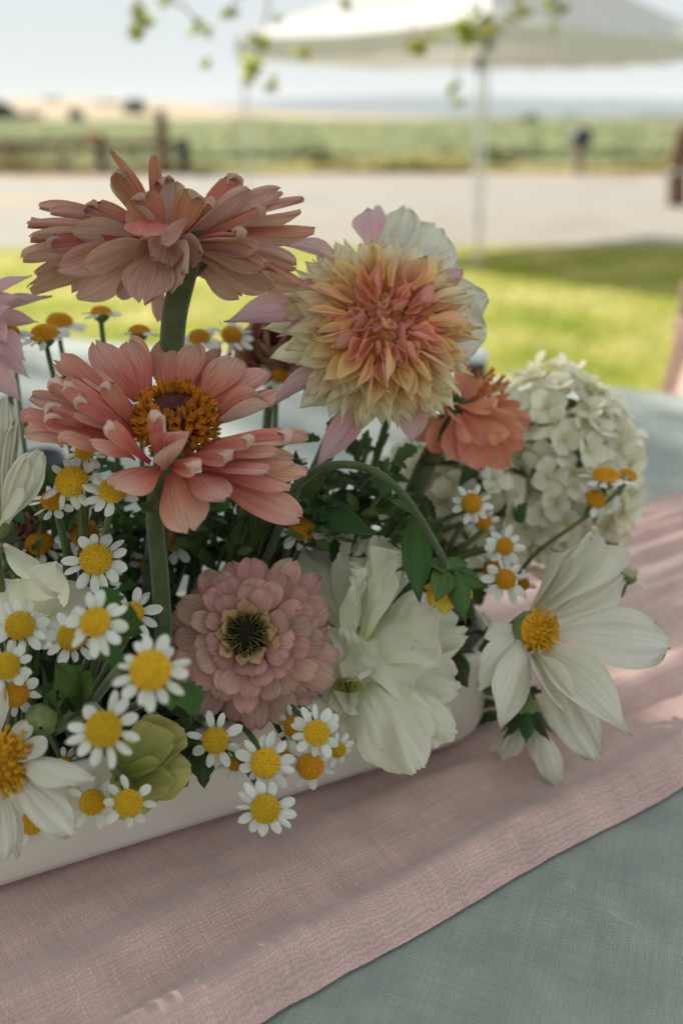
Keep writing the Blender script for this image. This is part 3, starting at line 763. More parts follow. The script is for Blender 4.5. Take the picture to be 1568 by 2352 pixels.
# pink gauze runner in pleats
N0 = ground(620, 2352, TZ); rd = (ground(1568, 1810, TZ)-N0); rd.z = 0; rd.normalize(); rn = Vector((-rd.y, rd.x, 0))
PL0 = ground(0, 2060, TZ); PLR = ground(1060, 1725, TZ); pd = (PLR-PL0); pd.z = 0; pd.normalize(); pn = Vector((-pd.y, pd.x, 0))
PW, PH = .105, .042
PL0 = PL0-pn*.004
PS0, PS1 = -.17, .205
def planter_dist(p):                  # distance outside the planter's footprint
    q = p-PL0; a, b = q.dot(pd), q.dot(pn)
    dx = max(PS0-a, 0, a-PS1); dy = max(-b, 0, b-PW)
    return math.hypot(dx, dy)
V, Fc, uv = [], [], []
nl, na = 260, 110
for i in range(nl+1):
    l = -.42+1.10*i/nl
    wd = .188+.012*math.sin(l*5)+.02*ss(.25, .7, l)
    for j in range(na+1):
        a = j/na
        e0 = .0007*math.sin(l*23)+.0006*math.sin(l*61+1)+.0007*noise.noise(Vector((l*90, 1, 0)))
        off = e0*(1-a)+.004*math.sin(l*17+2)*a
        p = N0+rd*l+rn*(a*wd+off)
        gx = a*wd
        ph = l*4.0
        bulk = .0105*math.exp(-((gx-.013)/.0085)**2)*(.85+.15*math.sin(l*9)) + .0065*math.exp(-((gx-.047-.030*l)/.012)**2)
        fine = (.0028*math.sin(gx*330+ph*1.1+2*math.sin(l*5)) + .0018*math.sin(gx*590-ph*2+1))*ss(.20, .42, l)*ss(.03, .07, gx)
        fine += .0012*math.sin(gx*210+ph+1.5*math.sin(l*8))
        mic = .0007*noise.noise(Vector((l*26, gx*60, 0)))+.0006*noise.noise(Vector((l*70, gx*110, 7)))
        k = ss(.0, .018, planter_dist(p))
        h = .0016+max(0, bulk+fine+.002)*k*ss(0, .03, a)*ss(0, .03, 1-a)+mic*k*ss(0, .02, a)
        h += .0006*(1-k)*0
        V.append(p+Vector((0, 0, max(.0012, h)))); uv.append((l, gx))
for i in range(nl):
    for j in range(na):
        q = i*(na+1)+j; Fc.append((q, q+na+1, q+na+2, q+1))
rn_ = part('table_runner', mesh_from('table_runner', V, Fc, M_['gauze'], True, uv), None)
tag(rn_, 'dusty pink gauze runner lying in soft folds under the white planter', 'table runner')

# white trough planter
pl = thing('planter', 'low white ceramic trough full of flowers on the pink runner', 'planter', PL0+pd*.0+pn*(PW/2)+Vector((0, 0, .003)))
def rring(hw, hl, r, z, n=8):
    P = []
    cx, cy = hl-r, hw-r
    for q, (sx, sy) in enumerate(((1, 1), (-1, 1), (-1, -1), (1, -1))):
        for k in range(n+1):
            a = q*PI/2+k/n*PI/2
            P.append((sx*cx+r*math.cos(a), sy*cy+r*math.sin(a), z))
    return P
HL, HW = (PS1-PS0)/2, PW/2
pc = PL0+pd*((PS0+PS1)/2)+pn*HW
rings = []
zb = .0035
for ins, z, r in ((.008, 0, .026), (.0045, .0006, .029), (.002, .0025, .031), (.0006, .006, .033), (0, .016, .034), (-.0012, .034, .035), (-.0015, PH-.002, .035), (-.0008, PH-.0004, .035), (.001, PH, .034), (.0028, PH-.0006, .032), (.0036, PH-.003, .031), (.006, .016, .028), (.012, .009, .024)):
    rings.append(rring(HW-ins, HL-ins, r, z))
V, Fc = [], []
n = len(rings[0])
for rr in rings:
    for x, y, z in rr: V.append(pc+pd*x+pn*y+Vector((0, 0, z+zb)))
for i in range(len(rings)-1):
    for k in range(n):
        a, b = i*n+k, i*n+(k+1) % n; Fc.append((a, b, b+n, a+n))
Fc.append(tuple(range(n))[::-1]); Fc.append(tuple((len(rings)-1)*n+k for k in range(n)))
part('trough', mesh_from('trough', V, Fc, M_['ceramic']), pl)
fm = bevel_box('floral_foam', (0, 0, .022+zb), (HL*2-.05, HW*2-.035, .022), M_['foam'], .004)
fo = part('floral_foam', fm, None, Matrix.Translation(pc) @ Matrix((pd, pn, Vector((0, 0, 1)))).transposed().to_4x4())
tag(fo, 'dark green wet floral foam block inside the white trough', 'floral foam')
FOAM = pc
def root_at(p, spread=.25):            # where a stem stands in the foam, below and behind its head
    q = p-PL0; a = min(max(q.dot(pd)*(1-spread)+.02*spread, PS0+.03), PS1-.04)
    b = min(max(q.dot(pn), .03), PW-.03)
    b = .5*b+.5*PW*.5
    return PL0+pd*a+pn*b+Vector((0, 0, .032))

# ------------------------------------------------------------------ flowers: shared petal meshes
def variants(pre, mat, n, **kw):
    out = []
    for i in range(n):
        r_ = random.Random(pre+str(i)); k = {}
        for a, b in kw.items(): k[a] = r_.uniform(*b) if isinstance(b, tuple) else b
        out.append(petal(pre, M_[mat], seed=i*3+len(pre), **k))
    return out

def stem(parent, pts, r0, r1=None, mat='stem', n=14, sides=8, name='stem', ridge=0):
    return part(name, mesh_from(name, *tube(pts, r0, r1, n, sides, True, ridge), M_[mat]), parent)

def dome(name, r, h, bumps, bs, mat, tilt=.25):
    """a low dome paved with small buds in a golden-angle spiral"""
    prof = [(r*math.cos(a), h*math.sin(a)) for a in [PI/2*i/5 for i in range(6)]]
    prof[-1] = (r*.02, h)
    parts = [lathe([(r*.6, -h*.35)]+prof, 18)]
    for i in range(bumps):
        q = math.sqrt((i+.5)/bumps); a = i*2.39996
        x, y = r*q*math.cos(a), r*q*math.sin(a); z = h*math.sqrt(max(0, 1-q*q))
        nrm = Vector((x/r/r, y/r/r, z/h/h)).normalized()
        M = frame(nrm, a)
        b = Vector((x, y, z)); s = bs*(1.05-.25*(1-q))
        v = [b+M.to_3x3() @ Vector((s*.55*math.cos(k*PI/2), s*.55*math.sin(k*PI/2), -s*.2)) for k in range(4)]
        v += [b+M.to_3x3() @ Vector((s*.36*math.cos(k*PI/2+.4), s*.36*math.sin(k*PI/2+.4), s*.62)) for k in range(4)]
        f = [(k, (k+1) % 4, 4+(k+1) % 4, 4+k) for k in range(4)]+[(4, 5, 6, 7)]
        parts.append((v, f))
    return mesh_from(name, *merge(parts), M_[mat], True)

# ---- feverfew daisies ---------------------------------------------------------------------------
DAISY = variants('petal', 'white', 8, kind='daisy', nL=7, nW=4, curl=(-.5, .25), cup=(-.25, .12), twist=(-.25, .25), notch=(.0, .05), rnd_tip=.03, ruffle=(0, .05))
DISC = [dome('disc', .5, .34, 150, .085, 'disc_yellow'), dome('disc', .5, .42, 150, .085, 'disc_yellow'), dome('disc', .5, .40, 150, .085, 'disc_brown')]
CUP = mesh_from('calyx', *lathe([(.06, -.42), (.16, -.40), (.36, -.22), (.46, -.02), (.44, .02), (.2, .0)], 12), M_['bud_green'])
daisy_n = [0]
def daisy(u, v, d, px, nrm, label, npet=12, plen=.80, disc=0, stem_to=None, droop=.0, skip=(), bud=False, grp='small white daisies in the planter'):
    i = daisy_n[0]; daisy_n[0] += 1
    r_ = random.Random(100+i)
    c = at(u, v, d); nv = vc(*nrm)
    dia = px*d/F
    M = Matrix.Translation(c) @ frame(nv, r_.random()*6)
    base = root_at(c)
    if stem_to is not None: base = at(*stem_to)
    o = thing('daisy', label, 'daisy', base, grp)
    S3 = Matrix.Scale(dia, 4)
    part('disc', DISC[disc], o, M @ S3)
    part('calyx', CUP, o, M @ S3)
    plen = plen*.88*r_.uniform(.86, 1.12); px_ = r_.uniform(.05, .14)
    for k in range(npet):
        if k in skip or r_.random() < px_*.6: continue
        a = 2*PI*(k+r_.uniform(-.24, .24))/npet
        L = dia*plen*r_.uniform(.82, 1.1); lift = r_.gauss(-.05, .16)-droop
        if r_.random() < .16: lift -= r_.uniform(.3, .9)
        if bud: lift = 1.0+r_.uniform(-.2, .2); L *= .6
        b = Vector((math.cos(a)*.43*dia, math.sin(a)*.43*dia, r_.uniform(-.03, .03)*dia))
        t = b+Vector((math.cos(a)*math.cos(lift), math.sin(a)*math.cos(lift), math.sin(lift)))*L
        m = frame_to(M @ b, M @ t, nv, dia*plen*.54*r_.uniform(.72, 1.15), r_.gauss(0, .34))
        part('petal', r_.choice(DAISY), o, m)
    neck = c-nv*dia*.40
    if stem_to is None:
        mid = neck.lerp(base, .45)+Vector((0, 0, .012))+Vector((r_.uniform(-.006, .006), r_.uniform(-.004, .006), 0))-nv*dia*.8
    else:
        mid = neck.lerp(base, .5)-nv*dia*.5
    stem(o, [neck+nv*dia*.05, neck-nv*dia*.5, mid, base], max(.0009, dia*.085), .0013, 'stem', 12, 6)
    return o

DA = [
 # back row against the lawn
 (233, 722, .40, 46, (0, .97, .22), 'small daisy seen side on against the bright lawn, alone on its stem', 10, .85, 2),
 (320, 766, .40, 48, (-.05, .98, .12), 'small daisy seen side on above the back petals of the open peach zinnia', 10, .9, 2),
 (137, 744, .41, 58, (.05, .9, .42), 'daisy with rusty disc half behind another, below the dark zinnia at left', 11, .8, 2),
 (103, 772, .385, 62, (-.05, .86, .5), 'daisy with large rusty disc in the upper left bunch, nearest of that bunch', 11, .72, 2),
 (16, 768, .37, 56, (.1, .86, .45), 'daisy with rusty disc at the left edge under the pink petals', 11, .7, 2),
 (20, 824, .42, 38, (-.2, .5, .8), 'dim daisy low in the upper left bunch at the left edge', 10, .85, 2),
 (458, 778, .40, 48, (.05, .75, .6), 'daisy just right of the thick stem of the topmost zinnia', 11, .85, 2),
 (532, 772, .41, 48, (.15, .6, .75), 'daisy with orange disc between the thick zinnia stem and the dahlia', 11, .85, 2),
 (642, 862, .42, 40, (.2, .4, .8), 'daisy half hidden between the peach zinnia and the dahlia', 11, .8, 2),
 # left middle
 (196, 1040, .335, 44, (-.1, .45, .85), 'daisy with drooping petals tucked under the left petals of the peach zinnia', 9, .85, 1, None, .25),
 (167, 1108, .315, 74, (-.05, .42, .88), 'round daisy with full disc below the left petals of the peach zinnia', 11, .66, 0),
 (124, 1152, .335, 56, (.0, .65, .7), 'daisy partly behind the round one at left, brownish disc', 10, .75, 2),
 (258, 1130, .31, 62, (.25, .55, .75), 'daisy half covered by the lower left petal of the peach zinnia', 11, .72, 0),
 (195, 1226, .36, 66, (.0, .5, .8), 'dim daisy above the clear one and left of the hairy stem', 11, .7, 2),
 (92, 1252, .37, 62, (-.1, .6, .7), 'dim daisy with orange disc above the big white petal at left', 11, .75, 2),
 (222, 1286, .315, 73, (.05, .35, .93), 'crisp daisy with wide petals left of the hairy zinnia stem', 13, .78, 0),
 (395, 1243, .37, 48, (.4, .3, .8), 'shaded daisy just right of the hairy zinnia stem', 9, .95, 2),
 (345, 1300, .38, 44, (.1, .2, .9), 'shaded daisy behind the hairy stem, above the mauve zinnia', 10, .9, 2),
 (692, 1212, .365, 62, (.2, .3, .9), 'daisy peeping out below the lowest right petal of the peach zinnia', 10, .75, 2),
 # left front
 (48, 1438, .30, 66, (.0, .3, .95), 'daisy resting against the big white petals at the left edge', 12, .80, 0),
 (166, 1462, .305, 64, (.25, .1, .95), 'shaded daisy behind the blurred near one at left', 11, .8, 0),
 (221, 1430, .262, 70, (-.12, .45, .88), 'slightly blurred near daisy standing highest of the three front ones', 12, .85, 0),
 (305, 1408, .315, 50, (.3, .2, .9), 'daisy showing only white petals behind the blurred front one', 10, 1.0, 1),
 (347, 1540, .250, 92, (.08, .25, .96), 'largest daisy, blurred and close, touching the mauve zinnia', 14, .74, 1),
 (240, 1675, .256, 82, (-.02, .25, .97), 'large close daisy in front of the lime green bud', 12, .76, 1),
 (14, 1530, .29, 62, (.45, .2, .88), 'daisy cut by the left edge above the drooping white cosmos', 11, .78, 0),
 (36, 1594, .30, 58, (.4, -.1, .9), 'daisy with one petal across its disc beside the round green bud', 9, .8, 2),
 # bottom left
 (213, 1842, .318, 58, (.15, .1, .98), 'daisy under the tip of the cosmos petal on the trough rim', 11, .78, 0),
 (297, 1843, .296, 64, (.0, -.05, 1), 'daisy with sparse petals hanging over the white trough below the lime bud', 9, .76, 0),
 (73, 1890, .322, 52, (-.1, -.15, .97), 'lowest daisy at left hanging under the cosmos petal', 10, .85, 0),
 (150, 1752, .335, 30, (.2, .5, .8), 'tiny daisy above the long cosmos petal', 9, 1.0, 0),
 # bottom middle
 (495, 1700, .318, 60, (.0, .1, .99), 'daisy with gaps between its petals under the left rim of the mauve zinnia', 8, .74, 0),
 (610, 1752, .312, 67, (-.05, .15, .98), 'daisy in the middle of the lower bunch, right above the lowest one', 12, .76, 0),
 (727, 1683, .312, 58, (.1, .05, .99), 'daisy at the top right of the lower bunch, touching the mauve zinnia', 14, .82, 0),
 (676, 1668, .328, 50, (-.1, .05, .98), 'daisy behind the top right one of the lower bunch', 10, .75, 2),
 (712, 1758, .322, 62, (.12, -.25, .96), 'daisy with orange disc at the lower right of the bunch', 12, .76, 2, None, .1),
 (664, 1742, .33, 40, (-.1, -.1, .98), 'small daisy squeezed in the middle of the lower bunch', 9, .85, 2),
 (776, 1722, .335, 36, (.3, -.2, .9), 'small daisy behind the right side of the lower bunch', 9, .9, 0),
 (610, 1856, .306, 66, (.0, -.05, 1), 'lowest daisy of all, hanging over the trough onto the pink gauze', 13, .78, 0),
 (540, 1752, .335, 36, (.3, -.1, .95), 'small orange daisy hidden between two larger ones over the rim', 9, .95, 2),
 # right
 (1083, 1157, .375, 46, (-.12, .2, .97), 'daisy in front of the shaded hydrangea right of the bent stem', 10, .85, 2),
 (1108, 1198, .39, 38, (.2, -.2, .95), 'daisy tucked under the one beside the shaded hydrangea', 9, .85, 2),
 (1157, 1255, .375, 40, (.25, .05, .95), 'daisy turned to the right above the white cosmos', 9, .95, 2),
 (1160, 1331, .37, 46, (.05, .15, .98), 'daisy next to the upper left petal of the right cosmos', 10, .85, 2),
 (1130, 1305, .395, 42, (-.2, .1, .95), 'dim brownish daisy behind the one beside the right cosmos', 9, .8, 2),
 (1200, 1342, .39, 30, (.3, .3, .9), 'tiny orange daisy half behind the upper cosmos petals', 8, .9, 2),
 (1390, 1100, .40, 62, (.05, .95, .28), 'flat daisy seen side on at the top of the right spray', 9, .75, 2, (1352, 1176, .404)),
 (1440, 1095, .405, 40, (.35, .85, .3), 'daisy without fresh petals at the right end of the spray', 6, .7, 2, (1424, 1120, .404)),
 (1366, 1148, .40, 46, (.2, .55, .8), 'daisy with few petals in front of the cream hydrangea', 6, .75, 2, (1345, 1185, .405)),
]
for a in DA:
    kw = list(a)
    u, v, d, px, nrm, lab = kw[:6]
    rest = kw[6:]
    npet = rest[0] if len(rest) > 0 else 12
    plen = rest[1] if len(rest) > 1 else .8
    disc = rest[2] if len(rest) > 2 else 0
    st = rest[3] if len(rest) > 3 else None
    dr = rest[4] if len(rest) > 4 else 0
    daisy(u, v, d, px, nrm, lab, npet, plen, disc, st, dr)
# half opened daisy buds of the right spray
for u, v, d, px, nrm, lab, st in ((1402, 1248, .40, 34, (.1, .9, .3), 'half open daisy bud above the big right cosmos petal', (1300, 1400, .41)),
                                  (1442, 1326, .40, 40, (.2, .85, .35), 'half open daisy bud nearest the right edge', (1385, 1400, .40))):
    i = daisy_n[0]; daisy_n[0] += 1
    r_ = random.Random(900+i); c = at(u, v, d); nv = vc(*nrm); dia = px*d/F
    M = Matrix.Translation(c) @ frame(nv, .3)
    base = at(*st)
    o = thing('daisy_bud', lab, 'flower bud', base, 'daisy buds of the right spray')
    part('bud', mesh_from('bud', *lathe([(.05, -.42), (.25, -.38), (.46, -.12), (.50, .08), (.40, .22)], 12), M_['bud_green']), o, M @ Matrix.Scale(dia, 4))
    part('disc', DISC[0], o, M @ Matrix.Scale(dia*.8, 4) @ Matrix.Translation((0, 0, .15)))
    for k in range(12):
        a = k/12*2*PI
        b = Vector((math.cos(a)*.42, math.sin(a)*.42, .05))*dia; t = Vector((math.cos(a)*.40, math.sin(a)*.40, .58))*dia
        part('petal', DAISY[k % 8], o, frame_to(M @ b, M @ t, M.to_3x3() @ Vector((-math.cos(a), -math.sin(a), 0)), dia*.18))
    for k in range(3):
        a = k*2.0+1; b = Vector((math.cos(a)*.45, math.sin(a)*.45, -.05))*dia; t = b+Vector((math.cos(a)*.8, math.sin(a)*.8, -.35))*dia
        part('petal', DAISY[k % 8], o, frame_to(M @ b, M @ t, nv, dia*.3))
    stem(o, [c-nv*dia*.38, c-nv*dia*1.2, base.lerp(c, .4), base], dia*.10, dia*.10, 'stem', 10, 6)
o = thing('daisy_spray', 'slender green stem running up across the cream hydrangea', 'spray', at(1190, 1320, .42))
stem(o, [at(1190, 1320, .42), at(1235, 1266, .41), at(1330, 1198, .405), at(1398, 1148, .402), at(1432, 1108, .404)], .0010, .0008, 'stem', 16, 6, 'main_stem')
stem(o, [at(1338, 1192, .405), at(1352, 1172, .402), at(1364, 1158, .402)], .0008, .0007, 'stem', 6, 6, 'side_stem')
stem(o, [at(1370, 1166, .403), at(1384, 1140, .402), at(1390, 1112, .402)], .0008, .0007, 'stem', 6, 6, 'side_stem')

# ---- zinnias built petal by petal ----------------------------------------------------------------
def zset(mat):
    return {
     'f': variants('petal', mat, 4, kind='zinnia', nL=10, nW=6, curl=(-.35, .05), cup=(-.10, .18), pleat=.02, pk=2, notch=(.02, .07), rnd_tip=(.03, .08), ruffle=(.02, .06)),
     'u': variants('petal', mat, 4, kind='zinnia', nL=10, nW=6, curl=(.2, .6), cup=(.1, .3), pleat=.02, pk=2, notch=(.02, .06), rnd_tip=.06, ruffle=(.02, .06)),
     'd': variants('petal', mat, 4, kind='zinnia', nL=10, nW=6, curl=(-1.0, -.6), cup=(-.3, -.1), pleat=.02, pk=2, notch=(.04, .10), rnd_tip=.06, ruffle=(.03, .07)),
     'r': variants('petal', mat, 4, kind='zinnia', nL=13, nW=6, curl=(-.1, .2), roll=(3.2, 4.2), rollat=.66, cup=(.05, .25), pleat=.02, pk=2, rnd_tip=.10, ruffle=(.02, .05), twist=(-.2, .2)),
     'b': variants('petal', mat, 4, kind='zinnia', nL=13, nW=6, curl=(.1, .4), roll=(-3.4, -2.4), rollat=.66, cup=(-.25, -.05), pleat=.02, pk=2, rnd_tip=.10, ruffle=(.02, .05), twist=(-.2, .2)),
     'c': variants('petal', mat, 4, kind='zinnia', nL=10, nW=6, curl=(.2, .5), cup=(.7, 1.1), rnd_tip=.12, ruffle=(.02, .05)),
    }
ZD, ZP, ZC = zset('zin_dusty'), zset('zin_peach'), zset('zin_coral')

def zpetals(o, Z, rows, tf, d, scale_px, C, seed=1):
    """rows: (tip u, tip v, tip depth offset mm, base u, base v, base depth offset mm, width, variant, normal hint)"""
    r_ = random.Random(seed)
    for tu, tv, td, bu, bv, bd, w, k, nh in rows:
        if k == 'b' and nh[2] < 0: k = 'r'; nh = (nh[0], nh[1], -nh[2])      # tips roll over to show the paler side
        T = at(*tf(tu, tv), d+td*.001); B = at(*tf(bu, bv), d+bd*.001)
        m = frame_to(B, T, vc(*nh), w*scale_px*d/F, r_.gauss(0, .12))
        part('petal', r_.choice(Z[k]), o, m)

# topmost zinnia, seen from the side and a little from below
d1 = .335
tf1 = lambda x, y: (x*.5, 313.6+y*.5)
Cz = at(425, 560, d1)
z1 = thing('zinnia', 'topmost dusty salmon zinnia seen from the side against the road', 'zinnia', root_at(at(385, 1000, d1)), None)
UU, UA, UB = (0, 1, -.35), (0, .6, -.9), (0, .8, .6)
rows = [
 # back petals against the background
 (500, 62, 6, 745, 440, 0, 62, 'f', (.6, .2, .8)), (703, 72, 8, 720, 430, 2, 62, 'u', (.2, .2, .9)),
 (540, 160, 2, 740, 450, 0, 120, 'b', (.5, .3, -.8)), (750, 185, 6, 790, 450, 0, 120, 'b', (-.3, .2, -.9)),
 (1090, 172, 4, 860, 460, 0, 150, 'b', (-.3, .5, -.7)), (1160, 245, -4, 890, 460, 0, 120, 'f', (-.3, .6, -.6)),
 (1300, 240, 6, 900, 450, 4, 130, 'f', (-.2, .8, -.5)), (1400, 278, 12, 930, 440, 4, 80, 'f', (-.2, .8, -.4)),
 (1392, 345, -2, 920, 450, 0, 110, 'f', (-.1, .9, -.4)), (1458, 440, 4, 900, 465, 0, 100, 'd', (-.1, .9, -.3)),
 (1215, 330, -12, 890, 470, -2, 120, 'b', (-.1, .8, -.6)),
 # left side
 (172, 318, 10, 640, 440, 2, 100, 'f', UU), (222, 345, 4, 650, 440, 0, 110, 'f', UU), (118, 395, 0, 640, 450, 0, 95, 'f', UU),
 (395, 310, 2, 700, 430, 0, 150, 'b', (.3, .8, -.5)), (320, 425, -10, 660, 450, -2, 140, 'd', UA), (128, 460, -2, 640, 470, 0, 140, 'f', UU),
 (205, 492, -10, 650, 480, -2, 110, 'b', UA), (92, 555, 2, 640, 490, 0, 140, 'f', UU), (115, 705, 4, 640, 500, 0, 170, 'd', (.1, .9, -.4)),
 (250, 610, -12, 660, 500, -4, 150, 'd', UA), (150, 640, 12, 640, 495, 2, 120, 'd', UU),
 # front, pointing at the viewer with folded tips
 (640, 260, -10, 760, 480, -3, 170, 'b', (.2, .5, -.8)), (900, 250, -8, 800, 480, -3, 170, 'b', (-.2, .5, -.8)), (800, 200, 4, 800, 470, 0, 140, 'f', (0, .4, -.9)),
 (980, 290, -12, 820, 490, -4, 140, 'b', (-.3, .6, -.7)), (590, 330, -8, 740, 480, -2, 130, 'f', (.3, .5, -.7)),
 (665, 462, -27, 690, 385, -14, 190, 'f', (0, .85, -.5)), (735, 488, -25, 865, 372, -16, 85, 'f', (.2, .75, -.6)),
 (1200, 500, -14, 860, 490, -4, 130, 'd', (-.1, .75, -.7)), (1120, 440, -16, 850, 480, -5, 110, 'b', (-.1, .7, -.7)),
 # hanging underside petals
 (375, 585, -20, 730, 505, -6, 210, 'd', (.1, .75, -.7)), (840, 668, -24, 790, 495, -7, 240, 'd', (0, .6, -.85)), (650, 768, -18, 740, 510, -6, 230, 'd', (.05, .6, -.85)),
 (330, 735, 14, 680, 545, 3, 210, 'd', (.1, .6, -.4)), (545, 748, 14, 690, 560, 3, 90, 'f', (.1, .6, -.4)),
 (1270, 690, -6, 900, 525, -2, 190, 'd', (-.2, .75, -.6)), (1395, 690, 6, 930, 520, 2, 200, 'd', (-.2, .8, -.5)), (1370, 600, 2, 920, 505, 0, 140, 'f', (-.1, .9, -.5)),
 (1110, 742, 4, 905, 580, 3, 130, 'd', (-.2, .5, -.6)), (1230, 590, -10, 890, 510, -4, 140, 'd', (-.1, .75, -.7)), (735, 855, 16, 720, 640, 6, 70, 'f', (0, .3, -.5)),
 (700, 560, -16, 770, 470, -5, 150, 'd', (.1, .6, -.8)), (780, 600, -14, 790, 480, -4, 170, 'd', (0, .6, -.8)), (600, 545, -14, 760, 470, -4, 150, 'd', (.1, .7, -.7)), (930, 560, -14, 810, 470, -4, 150, 'd', (-.1, .6, -.8)), (690, 470, -12, 780, 440, -2, 150, 'f', (.1, .6, -.8)), (1010, 640, 12, 860, 560, 4, 120, 'd', (-.1, .5, -.5)), (480, 600, 16, 700, 520, 4, 160, 'd', UU),
]
zpetals(z1, ZD, rows, tf1, d1, .5, Cz, 3)
for x, y, bx_, by_, w in ((515, 190, 590, 330, 70), (735, 215, 745, 330, 110)):
    B, T = at(*tf1(bx_, by_), d1+.012), at(*tf1(x, y), d1+.016)
    part('small_petal', variants('small_petal', 'ray_green', 1, kind='zinnia', curl=.3, cup=.2)[0], z1, frame_to(B, T, vc(.3, .2, .9), w*.5*d1/F), 'pale green young petal')
ax1 = vc(.16, .95, -.22)
Mz = Matrix.Translation(at(434, 582, d1+.003)) @ frame(ax1, .2) @ Matrix.Scale(.72, 4)
part('calyx', mesh_from('calyx', *lathe([(.004, -.012), (.0062, -.010), (.0095, -.003), (.0105, .004), (.008, .010), (.002, .012)], 16), M_['stem_dark']), z1, Mz)
SC = [petal('sepal', M_['leaf'], 'daisy', 5, 3, curl=.3, cup=-.2, seed=k) for k in range(2)]
for ring, (rr, z0, z1_, n) in enumerate(((.0080, -.008, .001, 8), (.0096, -.003, .006, 9))):
    for k in range(n):
        a = (k+.5*ring)/n*2*PI
        b = Vector((rr*.86*math.cos(a), rr*.86*math.sin(a), z0)); t = Vector((rr*1.12*math.cos(a), rr*1.12*math.sin(a), z1_))
        part('sepal', SC[k % 2], z1, frame_to(Mz @ b, Mz @ t, Mz.to_3x3() @ Vector((-math.cos(a), -math.sin(a), .1)), .0062))
st1 = stem(z1, [at(431, 600, d1-.003), at(418, 650, d1-.002), at(402, 720, d1), at(395, 800, d1+.004), at(385, 1000, d1+.012), root_at(at(385, 1000, d1))], .0041, .0040, 'stem_dark', 22, 12, ridge=.03)

# open peach zinnia
d2 = .312
tf2 = lambda x, y: (x*.5, 721.3+y*.5)
z2 = thing('zinnia', 'open peach pink zinnia with a ring of orange florets in its middle', 'zinnia', root_at(at(372, 1400, d2)), None)
BK, FR, SD = (0, .35, .95), (0, .85, .55), (0, .7, .75)
rows = [
 (430, 122, 24, 640, 400, 8, 170, 'u', (.3, .25, .9)), (585, 118, 28, 690, 380, 9, 165, 'f', (.1, .3, .95)), (752, 112, 28, 770, 370, 9, 165, 'f', BK), (892, 132, 26, 850, 370, 9, 155, 'f', (-.1, .3, .95)),
 (1085, 195, 22, 930, 410, 8, 195, 'f', (-.3, .3, .9)), (1235, 258, 18, 950, 430, 7, 165, 'f', (-.4, .4, .85)), (1278, 350, 12, 960, 470, 5, 140, 'f', (-.3, .5, .8)), (1260, 412, 8, 960, 520, 4, 110, 'c', (-.2, .6, .75)),
 (1000, 150, 30, 880, 390, 10, 120, 'f', (-.2, .3, .9)),
 # right
 (1425, 562, -4, 920, 600, 0, 110, 'f', SD), (1345, 548, -10, 920, 610, -2, 100, 'r', SD), (1165, 575, -16, 900, 640, -4, 95, 'r', (-.1, .6, .8)), (1058, 655, -20, 860, 650, -6, 100, 'r', (-.2, .6, .8)),
 (1358, 672, -8, 900, 680, -3, 135, 'f', SD), (1428, 725, -4, 930, 690, -1, 140, 'd', SD), (1350, 800, -6, 930, 720, -2, 130, 'd', SD), (1240, 720, -18, 890, 710, -6, 115, 'f', FR),
 (1390, 945, -8, 960, 750, -4, 175, 'f', (.1, .75, .65)), (1050, 850, -20, 860, 735, -8, 165, 'd', FR), (1290, 640, -12, 900, 660, -2, 110, 'f', SD),
 # bottom front
 (880, 1010, -18, 780, 730, -8, 205, 'd', (0, .6, .8)), (930, 960, -14, 800, 730, -6, 150, 'd', (0, .6, .8)), (510, 800, -20, 735, 705, -8, 235, 'd', (.1, .75, .65)),
 (405, 590, -16, 620, 660, -5, 150, 'd', (.1, .75, .65)), (275, 565, -12, 600, 640, -4, 100, 'b', (.1, .8, .6)),
 (490, 505, -24, 690, 690, -9, 105, 'r', (.3, .5, .8)),
 (712, 450, -26, 745, 715, -9, 95, 'r', (-.3, .1, .95)), (870, 540, -26, 770, 710, -9, 105, 'c', (-.2, .3, .9)), (905, 705, -28, 770, 690, -9, 95, 'r', (-.3, .5, .8)),
 # left
 (100, 470, -2, 590, 580, 0, 85, 'b', SD), (103, 552, -4, 600, 610, 0, 115, 'f', SD), (210, 468, -8, 600, 580, -1, 125, 'r', SD), (130, 380, 2, 600, 540, 2, 105, 'f', SD), (205, 430, -8, 600, 560, 0, 95, 'r', SD),
 (342, 385, -14, 630, 560, -3, 100, 'r', (.2, .5, .8)), (300, 315, -8, 620, 530, -1, 105, 'r', (.2, .5, .8)), (225, 300, 2, 610, 500, 2, 125, 'r', (.2, .5, .8)), (278, 203, 10, 620, 470, 4, 115, 'b', (.3, .4, .8)), (242, 218, 14, 610, 460, 5, 90, 'f', (.3, .4, .8)),
 (475, 312, -8, 640, 540, -2, 95, 'r', (.5, .3, .8)), (330, 460, -6, 620, 570, -1, 110, 'f', SD), (360, 250, 10, 630, 460, 4, 110, 'f', (.3, .4, .8)),
]
zpetals(z2, ZP, rows, tf2, d2, .5, None, 5)
ax2 = vc(.02, .70, .72)
C2 = at(*tf2(802, 470), d2)
Md = Matrix.Translation(C2) @ frame(ax2, 0) @ Matrix.Diagonal((.71, .71, .72, 1))
part('cone', mesh_from('cone', *lathe([(.010, -.010), (.0125, -.002), (.0118, .003), (.0085, .0065), (.005, .0058), (.001, .0035)], 20), M_['disc_maroon']), z2, Md)
